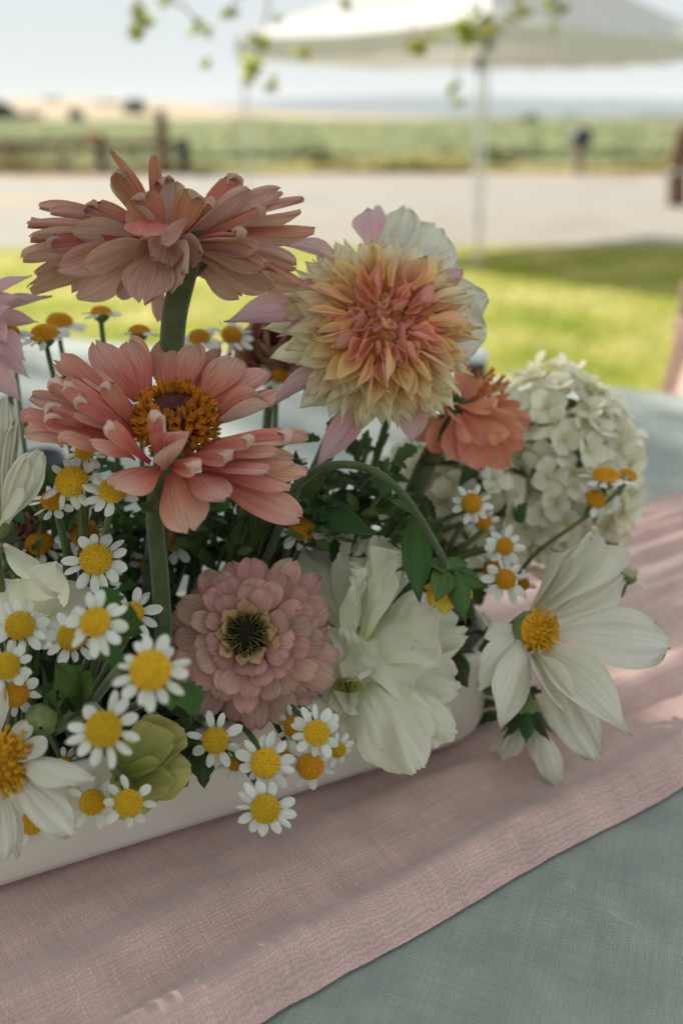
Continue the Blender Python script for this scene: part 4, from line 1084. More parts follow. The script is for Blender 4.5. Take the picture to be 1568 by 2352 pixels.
# florets: small curled trumpets with two lips
V, Fc = tube([(0, 0, -.6), (0, 0, .2), (.06, 0, .55)], .17, .20, 4, 6)
fl_parts = [(V, Fc)]
for a in (0, 1.26, 2.5, 3.8, 5.0):
    b = Vector((.06, 0, .5)); q = Vector((math.cos(a), math.sin(a), 0))
    s_ = Vector((-math.sin(a), math.cos(a), 0))
    v = [b+q*.12-s_*.10, b+q*.12+s_*.10, b+q*.28+s_*.14+Vector((0, 0, .24)), b+q*.28-s_*.14+Vector((0, 0, .24)), b+q*.30+Vector((0, 0, .46))]
    fl_parts.append((v, [(0, 1, 2, 3), (3, 2, 4)]))
FLORET = mesh_from('floret', *merge(fl_parts), M_['disc_orange'], True)
FLORET_Y = mesh_from('floret', *merge(fl_parts), M_['floret_yellow'], True)
r_ = random.Random(8)
nfl = 0
for ring, (rr, z, n, sz, lean) in enumerate(((.0152, -.0065, 26, .0042, 1.2), (.0152, -.0035, 28, .0042, 1.1), (.0150, -.0005, 28, .0043, .95), (.0140, .0025, 26, .0043, .7), (.0124, .0052, 24, .0042, .4), (.0102, .0072, 20, .0038, .05))):
    for k in range(n):
        a = (k+.5*ring+r_.uniform(-.25, .25))/n*2*PI
        e = Vector((math.cos(a), math.sin(a), 0))
        p = e*(rr+r_.uniform(-.0006, .0006))+Vector((0, 0, z+r_.uniform(-.0008, .0008)))
        dr = (e*math.sin(lean+r_.uniform(-.35, .35))+Vector((0, 0, math.cos(lean)))+Vector((r_.uniform(-.2, .2), r_.uniform(-.2, .2), 0))).normalized()
        part('floret', FLORET, z2, Md @ Matrix.Translation(p) @ frame(dr, r_.random()*6) @ Matrix.Scale(sz*1.2*r_.uniform(.8, 1.2), 4))
part('calyx', mesh_from('calyx', *lathe([(.003, -.024), (.0055, -.022), (.0090, -.016), (.0105, -.009), (.0095, -.005)], 16), M_['stem_dark']), z2, Md)
stem(z2, [at(366, 1090, d2-.002), at(360, 1130, d2-.003), at(356, 1200, d2-.001), at(366, 1300, d2+.004), at(374, 1420, d2+.010), at(380, 1560, d2+.018)], .0026, .0028, 'stem_dark', 22, 12, ridge=.03)
part('bract', petal('bract', M_['leaf_fresh'], 'leaf', 7, 4, curl=-.9, cup=.3), z2, frame_to(at(352, 1165, d2-.005), at(328, 1182, d2-.010), vc(0, .6, .8), .006))
part('bract', petal('bract', M_['leaf'], 'leaf', 7, 4, curl=-1.4, cup=.3), z2, frame_to(at(345, 1150, d2-.005), at(362, 1182, d2-.009), vc(0, .4, .9), .006))

# mauve double zinnia facing the viewer
d3 = .322
C3 = at(580, 1466, d3)
n3 = vc(.06, .22, .97)
M3 = Matrix.Translation(C3) @ frame(n3, 0)
X3 = (RT - n3*RT.dot(n3)).normalized(); Y3 = n3.cross(X3)
z3 = thing('zinnia', 'round dusty mauve double zinnia facing the viewer with dark centre', 'zinnia', root_at(C3), None)
ZM = variants('petal', 'zin_mauve', 8, kind='zinnia', nL=9, nW=6, curl=(-.55, -.05), cup=(-.16, .18), pleat=.02, pk=2.5, notch=(.0, .07), rnd_tip=(.0, .07), ruffle=(.02, .06), twist=(-.12, .12))
ZT = variants('petal', 'zin_tan', 4, kind='zinnia', nL=8, nW=5, curl=(-.6, .1), cup=(-.2, .5), notch=(.0, .08), rnd_tip=.15, ruffle=(.03, .07))
u3 = d3/F
off3 = Vector((-14, 8))               # the dark eye sits left of and above the middle
r_ = random.Random(21)
for ri, (r0, r1, n, z0, z1_, wd, mats) in enumerate((
    (60, 200, 17, -.016, -.020, 80, ZM), (64, 214, 19, -.011, -.012, 74, ZM), (56, 182, 16, -.006, -.004, 70, ZM), (50, 144, 14, -.001, .0035, 62, ZM),
    (42, 106, 11, .002, .006, 50, ZM), (40, 82, 9, .003, .0065, 36, ZT), (40, 66, 8, .0035, .007, 30, ZT))):
    for k in range(n):
        a = 2*PI*(k+.47*ri+r_.uniform(-.22, .22))/n
        f = 1-ri/6.5
        rr1 = r1*r_.uniform(.86, 1.07); rr0 = r0
        squash = 1.0 if math.sin(a) > 0 else .97
        ctr_ = off3*u3*(1-f*.75)
        e = X3*math.cos(a)+Y3*math.sin(a)
        cc = C3+X3*ctr_.x+Y3*ctr_.y
        B = cc+e*rr0*u3+n3*z0
        T = cc+e*rr1*squash*u3+n3*(z1_+r_.uniform(-.002, .002))
        part('petal', r_.choice(mats), z3, frame_to(B, T, n3+e*.25, wd*u3*r_.uniform(.85, 1.18), r_.gauss(0, .12)))
RG = variants('inner_petal', 'ray_green', 4, kind='zinnia', nL=7, nW=5, curl=(-.3, .5), cup=(1.4, 2.4), rnd_tip=.1)
cc = C3+X3*off3.x*u3+Y3*off3.y*u3
for ri, (r0, r1, n, h, wd) in enumerate(((42, 62, 13, .0055, 20), (38, 52, 12, .0065, 14), (35, 43, 11, .006, 9))):
    for k in range(n):
        a = 2*PI*(k+.5*ri+r_.uniform(-.2, .2))/n
        e = X3*math.cos(a)+Y3*math.sin(a)
        B = cc+e*r0*u3+n3*.001; T = cc+e*r1*u3*r_.uniform(.85, 1.1)+n3*h
        part('inner_petal', r_.choice(RG), z3, frame_to(B, T, n3-e*.6, wd*u3*r_.uniform(.85, 1.1), r_.gauss(0, .15)))
part('disc', dome('disc', .0056, .0046, 110, .0010, 'disc_black'), z3, Matrix.Translation(cc+n3*.002) @ frame(n3, 0))
part('calyx', mesh_from('calyx', *lathe([(.004, -.030), (.010, -.024), (.014, -.014), (.010, -.006)], 14), M_['stem_dark']), z3, M3)
stem(z3, [C3-n3*.026, C3-n3*.045+Vector((0, 0, -.005)), root_at(C3)], .0030, .0034, 'stem_dark', 12, 10)

# coral zinnia at the right, turned away
d4 = .395
C4 = at(1085, 955, d4)
z4 = thing('zinnia', 'coral orange zinnia turned away behind the dahlia', 'zinnia', root_at(at(905, 1230, d4)), None)
ax4 = vc(.45, .72, .10)
tf4 = lambda x, y: (x, y)
DN = (-.4, .5, -.7)
rows = [
 (948, 1010, 0, 1030, 950, 0, 60, 'd', (.2, .7, -.6)), (985, 1040, -8, 1035, 955, -3, 66, 'd', (.1, .6, -.7)), (1042, 1062, -12, 1045, 960, -4, 68, 'd', (-.1, .6, -.8)), (1106, 1082, -12, 1060, 962, -4, 72, 'd', (-.2, .6, -.8)),
 (1168, 1080, -8, 1075, 962, -3, 70, 'd', (-.3, .6, -.7)), (1204, 1030, -4, 1085, 955, -1, 70, 'd', (-.4, .6, -.6)), (1220, 975, 2, 1090, 945, 1, 66, 'f', (-.4, .7, -.5)), (1196, 930, 4, 1090, 935, 2, 60, 'f', (-.4, .7, -.4)),
 (1205, 1000, -10, 1080, 950, -4, 58, 'f', (-.4, .6, -.7)), (1160, 1010, -16, 1070, 950, -6, 52, 'b', (-.3, .5, -.8)), (1120, 1020, -18, 1060, 950, -7, 46, 'f', (-.2, .5, -.8)),
 (1072, 1020, -20, 1052, 950, -8, 30, 'f', (-.1, .3, -.9)), (1060, 975, -20, 1018, 925, -8, 34, 'f', (-.5, .4, -.8)), (1045, 930, -16, 1012, 918, -5, 40, 'f', (-.3, .6, -.7)), (1092, 950, -20, 1040, 925, -8, 32, 'f', (-.3, .6, -.7)),
 (1165, 880, 6, 1090, 920, 3, 56, 'f', (-.3, .5, .6)), (1172, 905, 2, 1090, 930, 1, 50, 'f', (-.4, .7, -.3)), (1110, 868, 8, 1070, 920, 4, 60, 'u', (-.2, .4, .7)), (1062, 830, 10, 1050, 910, 4, 40, 'f', (.2, .3, .8)), (1080, 860, 0, 1050, 925, 0, 66, 'd', (.1, .5, -.7)),
 (1140, 930, -12, 1060, 935, -4, 56, 'b', (-.3, .7, -.6)), (1040, 880, 4, 1040, 930, 2, 56, 'f', (.3, .4, -.7)), (1190, 960, -12, 1080, 945, -4, 54, 'f', (-.4, .7, -.6)),
]
zpetals(z4, ZC, rows, tf4, d4, 1.0, C4, 9)
M4 = Matrix.Translation(at(1046, 942, d4+.003)) @ frame(ax4, .4) @ Matrix.Scale(.62, 4)
part('calyx', mesh_from('calyx', *lathe([(.003, -.009), (.005, -.008), (.0085, -.001), (.009, .006), (.006, .009)], 14), M_['stem_dark']), z4, M4)
for k in range(9):
    a = k/9*2*PI; b = Vector((.0072*math.cos(a), .0072*math.sin(a), -.004)); t = Vector((.0098*math.cos(a), .0098*math.sin(a), .006))
    part('sepal', SC[k % 2], z4, frame_to(M4 @ b, M4 @ t, M4.to_3x3() @ Vector((-math.cos(a), -math.sin(a), .1)), .0058))
for k in range(16):
    a = k*2.4; rr = .010*math.sqrt((k+.5)/16)
    p = at(1105, 885, d4+.004)+RT*rr*math.cos(a)+UP*rr*.5*math.sin(a)
    part('floret', FLORET, z4, Matrix.Translation(p) @ frame(ax4+Vector((r_.uniform(-.4, .4), r_.uniform(-.4, .4), 0)), a) @ Matrix.Scale(.004, 4))
stem(z4, [at(1040, 948, d4), at(1010, 1010, d4), at(975, 1075, d4+.002), at(930, 1180, d4+.006), at(885, 1260, d4+.01), root_at(at(905, 1230, d4))], .0040, .0040, 'stem_dark', 20, 12, ridge=.03)

# ---- dahlia ---------------------------------------------------------------------------------------
d5 = .345
C5 = at(872, 762, d5+.012)
n5 = vc(.10, .16, .98)
X5 = (RT - n5*RT.dot(n5)).normalized(); Y5 = n5.cross(X5)
dah = thing('dahlia', 'big peach and cream double dahlia with pink outer petals', 'dahlia', root_at(at(900, 1200, d5+.03)), None)
DO = variants('petal', 'dah_out', 6, kind='dahlia', nL=8, nW=6, curl=(-.45, .15), cup=(.05, .4), notch=(-.05, .12), rnd_tip=(.05, .2), ruffle=(.02, .06), jag=.02, twist=(-.25, .25))
DM = variants('petal', 'dah_mid', 6, kind='dahlia', nL=8, nW=6, curl=(-.2, .5), cup=(.2, .7), notch=(-.05, .12), rnd_tip=(.05, .2), ruffle=(.02, .07), jag=.02, twist=(-.3, .3))
DI = variants('petal', 'dah_in', 6, kind='dahlia', nL=8, nW=6, curl=(.4, 1.6), cup=(.6, 1.5), notch=(-.05, .1), rnd_tip=(.05, .2), ruffle=(.03, .10), jag=.03, twist=(-.6, .6))
DR = variants('outer_petal', 'dah_ray', 4, kind='ray', nL=10, nW=6, curl=(-.4, .2), cup=(.2, .6), rnd_tip=.1, twist=(-.3, .3), pleat=.02, pk=2)
u5 = d5/F
r_ = random.Random(77)
NP = 235
for i in range(NP):
    f = (i+.5)/NP
    th = .05+1.62*f**.66                     # angle from the axis
    a = i*2.39996+r_.uniform(-.12, .12)
    e = X5*math.cos(a)+Y5*math.sin(a)
    Rr = (226+34*r_.uniform(-1, 1))*u5
    Rr *= 1.0+.10*(1 if math.cos(a) < 0 else -.25)*abs(math.cos(a))*f   # fuller on the left
    Rr *= 1.0+.07*max(0, -math.sin(a))*f
    depth = .50
    dirv = e*math.sin(th)+n5*math.cos(th)*depth
    T = C5+dirv*Rr*(1.0 if f > .15 else r_.uniform(.78, .95))
    bl = .42 if f > .38 else .56
    B = C5+(e*math.sin(th*.80)*bl+n5*math.cos(th)*depth*(bl+.10))*Rr
    if f < .10: B = C5+dirv*Rr*.50+Vector((r_.gauss(0, 1), r_.gauss(0, 1), r_.gauss(0, 1)))*.0012
    wd = min(74, 17+78*f)*u5*r_.uniform(.8, 1.2)
    if r_.random() < .12 and f > .15: wd *= .5
    nh = n5*1.0+e*.05+Vector((r_.gauss(0, .22), r_.gauss(0, .22), r_.gauss(0, .22)))
    if f < .35: nh = -e+n5*.5
    ms = DI if f < .30+.08*math.cos(a) else (DM if f < .56+.12*math.cos(a)+r_.uniform(-.08, .08) else DO)
    part('petal', r_.choice(ms), dah, frame_to(B, T, nh, wd, r_.gauss(0, .25 if f > .3 else .7)))
for i in range(46):
    a = r_.uniform(0, 2*PI); e = X5*math.cos(a)+Y5*math.sin(a); th = r_.uniform(.75, 1.5)
    Rr = 236*u5*r_.uniform(.92, 1.10)
    T = C5+(e*math.sin(th)+n5*math.cos(th)*.52)*Rr+n5*.002; B = C5+(e*math.sin(th*.85)*.55+n5*math.cos(th)*.6)*Rr
    part('petal', r_.choice(DO if th > 1.0 else DM), dah, frame_to(B, T, n5+e*r_.uniform(-.6, .3)+X5*r_.gauss(0, .4), r_.uniform(13, 26)*u5, r_.gauss(0, .6)))
tf5 = lambda x, y: (x*.44+501.8, y*.44+439)
for tx, ty, bx_, by_, w, dd, nh in ((25, 682, 480, 655, 195, 4, (0, .3, .9)), (318, 275, 640, 390, 130, 14, (-.1, .7, .5)), (778, 82, 800, 290, 190, 22, (0, .1, .95)),
        (1285, 400, 1130, 560, 120, 18, (-.3, .1, .9)), (1240, 590, 1120, 560, 110, 20, (-.3, .1, .9)), (262, 1135, 620, 950, 105, 4, (-.2, .6, .7)), (494, 1460, 740, 1120, 160, 2, (.2, .2, .95)),
        (1012, 1325, 1000, 1080, 165, 14, (0, .1, .95)), (348, 528, 560, 530, 110, 6, (0, .3, .9)), (1110, 1190, 1040, 1050, 130, 16, (0, .1, .95)), (300, 760, 560, 720, 110, 4, (0, .2, .95)), (500, 1100, 700, 960, 110, 2, (0, .2, .9))):
    B, T = at(*tf5(bx_, by_), d5+.012), at(*tf5(tx, ty), d5+dd*.001)
    part('outer_petal', r_.choice(DR), dah, frame_to(B, T, vc(*nh), w*.44*u5, r_.gauss(0, .1)))
part('core', dome('core', 74*u5, 44*u5, 90, 10*u5, 'dahlia_core'), dah, Matrix.Translation(C5+n5*14*u5) @ frame(n5))
part('calyx', mesh_from('calyx', *lathe([(.004, -.030), (.010, -.026), (.016, -.016), (.014, -.004), (.004, 0)], 14), M_['bud_green']), dah, Matrix.Translation(C5) @ frame(n5))
stem(dah, [C5-n5*.022, C5-n5*.034+Vector((0, 0, -.012)), at(780, 970, d5+.03), at(740, 1060, d5+.03), root_at(at(640, 1250, d5+.03))], .0032, .0034, 'stem', 16, 10)

# ---- white cosmos / lisianthus / hydrangea ----------------------------------------------------------
CO = {
 'f': variants('petal', 'cos_white', 4, kind='cosmos', nL=12, nW=12, curl=(-.4, .1), cup=(-.1, .2), pleat=.030, pk=4.6, notch=(.02, .06), rnd_tip=(.08, .15), ruffle=(.02, .05), jag=.015),
 'c': variants('petal', 'cos_white', 4, kind='cosmos', nL=12, nW=10, curl=(-.5, .2), cup=(.6, 1.2), pleat=.022, pk=4.2, rnd_tip=.15, ruffle=(.02, .06), twist=(-.5, .5)),
 'd': variants('petal', 'cos_white', 4, kind='cosmos', nL=12, nW=10, curl=(-1.3, -.7), cup=(-.5, -.1), pleat=.022, pk=4.2, rnd_tip=.15, ruffle=(.03, .07), twist=(-.3, .3)),
 'p': variants('petal', 'cos_white', 3, kind='ray', nL=12, nW=10, curl=(-.3, .1), cup=(.2, .6), pleat=.02, pk=4, rnd_tip=.1, ruffle=(.02, .05), twist=(-.3, .3)),
}
def cosmos_petals(o, rows, tf, d, sc, seed):
    r_ = random.Random(seed)
    for tu, tv, td, bu, bv, bd, w, k, nh in rows:
        B, T = at(*tf(bu, bv), d+bd*.001), at(*tf(tu, tv), d+td*.001)
        part('petal', r_.choice(CO[k]), o, frame_to(B, T, vc(*nh), w*sc*d/F, r_.gauss(0, .06)))
def spiky_disc(o, c, nv, R, H, n, seed, mat='disc_orange'):
    part('disc', dome('disc', R*.92, H*.9, 60, R*.16, 'disc_brown'), o, Matrix.Translation(c) @ frame(nv))
    r_ = random.Random(seed); M = Matrix.Translation(c) @ frame(nv)
    for i in range(n):
        q = math.sqrt((i+.5)/n); a = i*2.39996
        x, y, z = R*q*math.cos(a), R*q*math.sin(a), H*math.sqrt(max(0, 1-q*q*.9))
        nr = Vector((x/R/R, y/R/R, z/H/H+.001)).normalized()
        nr = (nr+Vector((r_.gauss(0, .25), r_.gauss(0, .25), r_.gauss(0, .2)))).normalized()
        part('floret', FLORET_Y, o, M @ Matrix.Translation((x, y, z)) @ frame(nr, r_.random()*6) @ Matrix.Scale(R*.30*r_.uniform(.8, 1.2), 4))

tf6 = lambda x, y: (x*.36+1003.5, y*.36+1191.7)
d6 = .362
cr_ = thing('cosmos', 'large white cosmos with orange disc spreading over the right end of the trough', 'cosmos', root_at(at(1110, 1560, d6+.03)))
rows = [
 (1500, 800, -6, 720, 720, 0, 560, 'f', (.0, .75, .7)), (1055, 120, 22, 640, 600, 2, 300, 'c', (.3, .4, .8)), (1010, 160, 26, 620, 610, 4, 250, 'f', (.3, .5, .8)), (725, 225, 20, 580, 600, 3, 120, 'c', (.4, .2, .8)),
 (1185, 340, 14, 690, 650, 2, 330, 'f', (.0, .6, .8)), (400, 1335, -20, 540, 730, -2, 290, 'd', (.5, .3, .8)), (265, 1090, -8, 530, 680, -1, 270, 'd', (.6, .2, .75)), (300, 760, -6, 540, 690, -1, 190, 'd', (.4, .5, .75)),
 (1245, 1400, -26, 670, 850, -3, 320, 'p', (-.2, .6, .8)), (1030, 1560, -14, 620, 870, -2, 290, 'f', (-.1, .4, .9)), (860, 1300, -22, 610, 860, -3, 190, 'c', (-.2, .4, .9)),
]
cosmos_petals(cr_, rows, tf6, d6, .36, 4)
c6 = at(*tf6(625, 715), d6-.004); n6 = vc(.45, .12, .88)
spiky_disc(cr_, c6, n6, .0070, .0062, 70, 5)
part('calyx', mesh_from('calyx', *lathe([(.002, -.012), (.005, -.010), (.0075, -.003), (.006, .001)], 12), M_['bud_green']), cr_, Matrix.Translation(c6) @ frame(n6))
stem(cr_, [c6-n6*.010, c6-n6*.022, at(1120, 1470, d6+.03), at(1060, 1510, d6+.035), root_at(at(1040, 1560, d6+.03))], .0014, .0016, 'stem', 12, 8)

cd = thing('cosmos', 'drooping blurred white cosmos hanging upside down below the large one', 'cosmos', root_at(at(1100, 1590, .385)))
rows = [(410, 1545, 0, 540, 1260, 0, 120, 'c', (0, .2, .9)), (800, 1745, -6, 620, 1290, 0, 190, 'd', (0, .2, .9)), (330, 1480, 6, 530, 1270, 2, 120, 'c', (.2, .2, .9)), (720, 1600, 6, 600, 1290, 2, 170, 'f', (0, .1, .9)), (980, 1330, 8, 610, 1260, 2, 150, 'f', (0, .3, .9))]
cosmos_petals(cd, rows, tf6, .385, .36, 14)
c7 = at(*tf6(575, 1225), .385)
part('calyx', mesh_from('calyx', *lathe([(.003, -.010), (.007, -.008), (.009, .000), (.006, .006)], 12), M_['bud_green']), cd, Matrix.Translation(c7) @ frame(vc(.1, -.95, .2)) @ Matrix.Scale(.6, 4))
for k in range(7):
    a = k/7*2*PI; e = RT*math.cos(a)+FW*math.sin(a)
    part('sepal', SC[k % 2], cd, frame_to(c7+e*.003+UP*.006, c7+e*.011-UP*.010, e, .006))
stem(cd, [c7+UP*.006, c7+UP*.016+RT*(-.006), at(1120, 1570, .40), root_at(at(1080, 1590, .385))], .0015, .0016, 'stem', 12, 8)

tf8 = lambda x, y: (x*.28, y*.28+1568)
d8 = .295
cl = thing('cosmos', 'white cosmos cut by the left edge with petals drooping over the trough', 'cosmos', root_at(at(40, 1800, d8)))
rows = [(395, 545, -6, 60, 560, 0, 280, 'f', (.1, .75, .65)), (300, 290, 4, 40, 500, 1, 200, 'd', (.1, .6, .8)), (770, 800, -10, 90, 640, -1, 330, 'd', (.0, .8, .6)), (620, 1270, -14, 90, 720, -1, 300, 'f', (.2, .5, .85)),
        (30, 1490, -8, -10, 780, 0, 260, 'f', (.1, .2, .95)), (-20, -60, 4, -20, 480, 1, 260, 'f', (-.2, .2, .95)), (-240, 900, 0, -60, 680, 0, 280, 'f', (0, .5, .85)), (-260, 480, 4, -60, 600, 0, 280, 'f', (0, .5, .85)), (160, 1440, 10, 40, 900, 4, 160, 'd', (0, .3, .9))]
cosmos_petals(cl, rows, tf8, d8, .28, 24)
spiky_disc(cl, at(*tf8(5, 645), d8-.003), vc(.35, .2, .9), .0085, .006, 80, 6)
stem(cl, [at(*tf8(-10, 650), d8+.006), at(20, 1780, d8+.03), root_at(at(40, 1800, d8))], .0015, .0016, 'stem', 8, 8)

# upright white cosmos at the left edge
cu = thing('cosmos', 'white cosmos seen from the side at the left edge, petals curled upward', 'cosmos', root_at(at(0, 1300, .33)))
rows = [(10, 900, 6, -2, 1200, 2, 62, 'f', (.7, .1, .7)), (36, 955, 3, 6, 1200, 1, 46, 'f', (.8, .1, .6)), (97, 1030, -4, 14, 1200, 0, 92, 'f', (.2, .5, .8)), (66, 1046, -8, 8, 1200, -2, 60, 'f', (.5, .4, .8)), (-24, 930, 6, -14, 1200, 2, 60, 'f', (.3, .2, .9)), (60, 1120, -9, 0, 1205, -3, 60, 'f', (.2, .7, .6))]
cosmos_petals(cu, rows, lambda x, y: (x, y), .315, 1.0, 34)
part('calyx', mesh_from('calyx', *lathe([(.002, -.010), (.006, -.006), (.008, .002), (.005, .006)], 12), M_['bud_green']), cu, Matrix.Translation(at(-2, 1205, .318)) @ frame(vc(.4, .9, .2)) @ Matrix.Scale(.55, 4))
stem(cu, [at(-12, 1215, .317), at(-10, 1260, .32), root_at(at(0, 1300, .33))], .0015, .0016, 'stem', 8, 8)
# white sweet pea like bloom
wl = thing('white_flower', 'smooth white bloom with broad folded petals at the left edge', 'flower', root_at(at(40, 1400, .325)))
SP = variants('petal', 'lis_white', 4, kind='round', nL=10, nW=10, curl=(-.8, -.2), cup=(-.4, .4), ruffle=(.03, .08), rnd_tip=.1)
for tu, tv, td, bu, bv, bd, w, nh in ((8, 1252, 0, 120, 1330, 0, 70, (.1, .8, .6)), (130, 1290, -6, 60, 1430, 2, 120, (.3, .5, .8)), (10, 1330, 4, 60, 1440, 2, 130, (0, .4, .9)), (210, 1345, 8, 90, 1430, 4, 120, (.1, .5, .8)), (160, 1480, 6, 90, 1400, 4, 130, (.2, .3, .9)), (60, 1440, -2, 90, 1300, 4, 110, (.2, .3, .9)), (-10, 1460, 2, 60, 1350, 4, 130, (0, .3, .9))):
    B, T = at(bu, bv, .325+bd*.001), at(tu, tv, .325+td*.001)
    part('petal', rnd.choice(SP), wl, frame_to(B, T, vc(*nh), w*.325/F))
stem(wl, [at(80, 1420, .335), at(80, 1480, .34), root_at(at(40, 1400, .325))], .0018, .0018, 'stem', 8, 8)

# white cosmos behind the dahlia
cb = thing('cosmos', 'translucent white cosmos half hidden behind the upper right of the dahlia', 'cosmos', root_at(at(940, 1150, .40)))
rows = [(985, 75, 8, 860, 420, 0, 230, 'f', (-.1, .1, .95)), (830, 66, 12, 840, 400, 2, 130, 'f', (0, .1, .95)), (1150, 175, 6, 900, 500, 0, 420, 'f', (-.2, .1, .95)), (1250, 330, 4, 900, 520, 0, 260, 'f', (-.2, .1, .95)),
        (1415, 545, 0, 960, 660, 0, 300, 'f', (-.2, .1, .95)), (1410, 740, -2, 960, 700, 0, 380, 'f', (-.2, .1, .95)), (1290, 860, 0, 950, 720, 0, 260, 'd', (-.2, .1, .95))]
cosmos_petals(cb, rows, tf5, .385, .44, 44)
stem(cb, [at(900, 760, .39), at(905, 900, .40), root_at(at(940, 1150, .40))], .0015, .0016, 'stem', 10, 8)

# ruffled white lisianthus
li = thing('lisianthus', 'creamy white lisianthus with ruffled petals right of the mauve zinnia', 'lisianthus', root_at(at(880, 1500, .36)))
LI = [petal('petal', M_['lis_white'], 'fan', 24, 44, curl=c_, cup=cu_, ruffle=.006, rf=rf_, rnd_tip=.20, frill=fr_, ff=rf_*3.7, wav=wv_, jag=.012, seed=s_, twist=t_) for c_, cu_, rf_, s_, t_, fr_, wv_ in
      ((-.5, .25, 3, 1, 0, .03, .20), (-.9, -.3, 4, 2, .2, .035, .30), (.4, .5, 3, 3, -.2, .04, .25), (-.2, -.2, 5, 4, .1, .09, .32), (-.9, -.25, 4, 5, 0, .03, .26), (-.7, .1, 4, 6, .3, .04, .32), (.2, -.3, 4, 7, -.3, .05, .30))]
tf9 = lambda x, y: (x*.28+721, y*.28+1160)
for tx, ty, td, bx_, by_, bd, w, k, nh in (
    (30, 180, 26, 300, 1000, 10, 640, 0, (.1, .35, .9)), (330, 220, 12, 330, 1000, 6, 420, 3, (.3, .3, .9)), (560, 250, 6, 400, 1000, 4, 420, 3, (-.2, .3, .9)), (730, 340, 16, 450, 900, 8, 420, 0, (-.3, .3, .9)),
    (620, 360, -6, 380, 1100, 0, 300, 3, (-.8, .2, .6)), (360, 480, -8, 300, 1150, 0, 300, 3, (.7, .2, .7)),
    (1020, 800, -4, 340, 1150, 2, 760, 1, (-.1, .65, .75)), (1240, 1060, 4, 420, 1150, 8, 560, 0, (0, .6, .8)), (980, 1280, -8, 330, 1150, 0, 620, 1, (0, .6, .8)),
    (1180, 1520, -2, 420, 1300, 6, 560, 0, (.1, .5, .85)), (1080, 1950, -10, 400, 1350, 4, 620, 1, (.1, .4, .9)), (830, 2190, -22, 430, 1400, 0, 640, 4, (.05, .35, .95)), (520, 2010, -14, 360, 1400, 0, 480, 1, (.0, .35, .95)),
    (180, 1000, -4, 250, 1450, 0, 460, 2, (.2, .2, .95)), (500, 1350, -12, 260, 1250, -2, 420, 2, (.1, .3, .95)), (560, 1650, -8, 200, 1420, 0, 440, 2, (0, .3, .95)), (330, 1740, -6, 250, 1450, 2, 360, 2, (0, .3, .95)), (150, 1650, 0, 280, 1400, 4, 360, 0, (0, .3, .95)), (30, 900, 22, 260, 1300, 8, 500, 0, (.1, .3, .95))):
    B, T = at(*tf9(bx_, by_), .36+bd*.001), at(*tf9(tx, ty), .36+td*.001)
    if k in (0, 1) and rnd.random() < .5: k += 5
    part('petal', LI[k], li, frame_to(B, T, vc(*nh), w*.28*.36/F))
for k in range(5):
    B = at(*tf9(250+k*12, 1520), .352); T = at(*tf9(220+k*30, 1400+10*(k % 2)), .346)
    part('inner_petal', petal('inner_petal', M_['lime'], 'round', 6, 4, cup=.8, seed=k), li, frame_to(B, T, vc(.2*(k-2), .2, .9), .006))
part('calyx', mesh_from('calyx', *lathe([(.002, -.012), (.006, -.008), (.009, .0), (.006, .006)], 12), M_['bud_green']), li, Matrix.Translation(at(*tf9(330, 1300), .376)) @ frame(vc(0, .4, .9)))
stem(li, [at(*tf9(330, 1300), .382), at(*tf9(330, 1420), .39), root_at(at(880, 1500, .36))], .002, .002, 'stem', 8, 8)

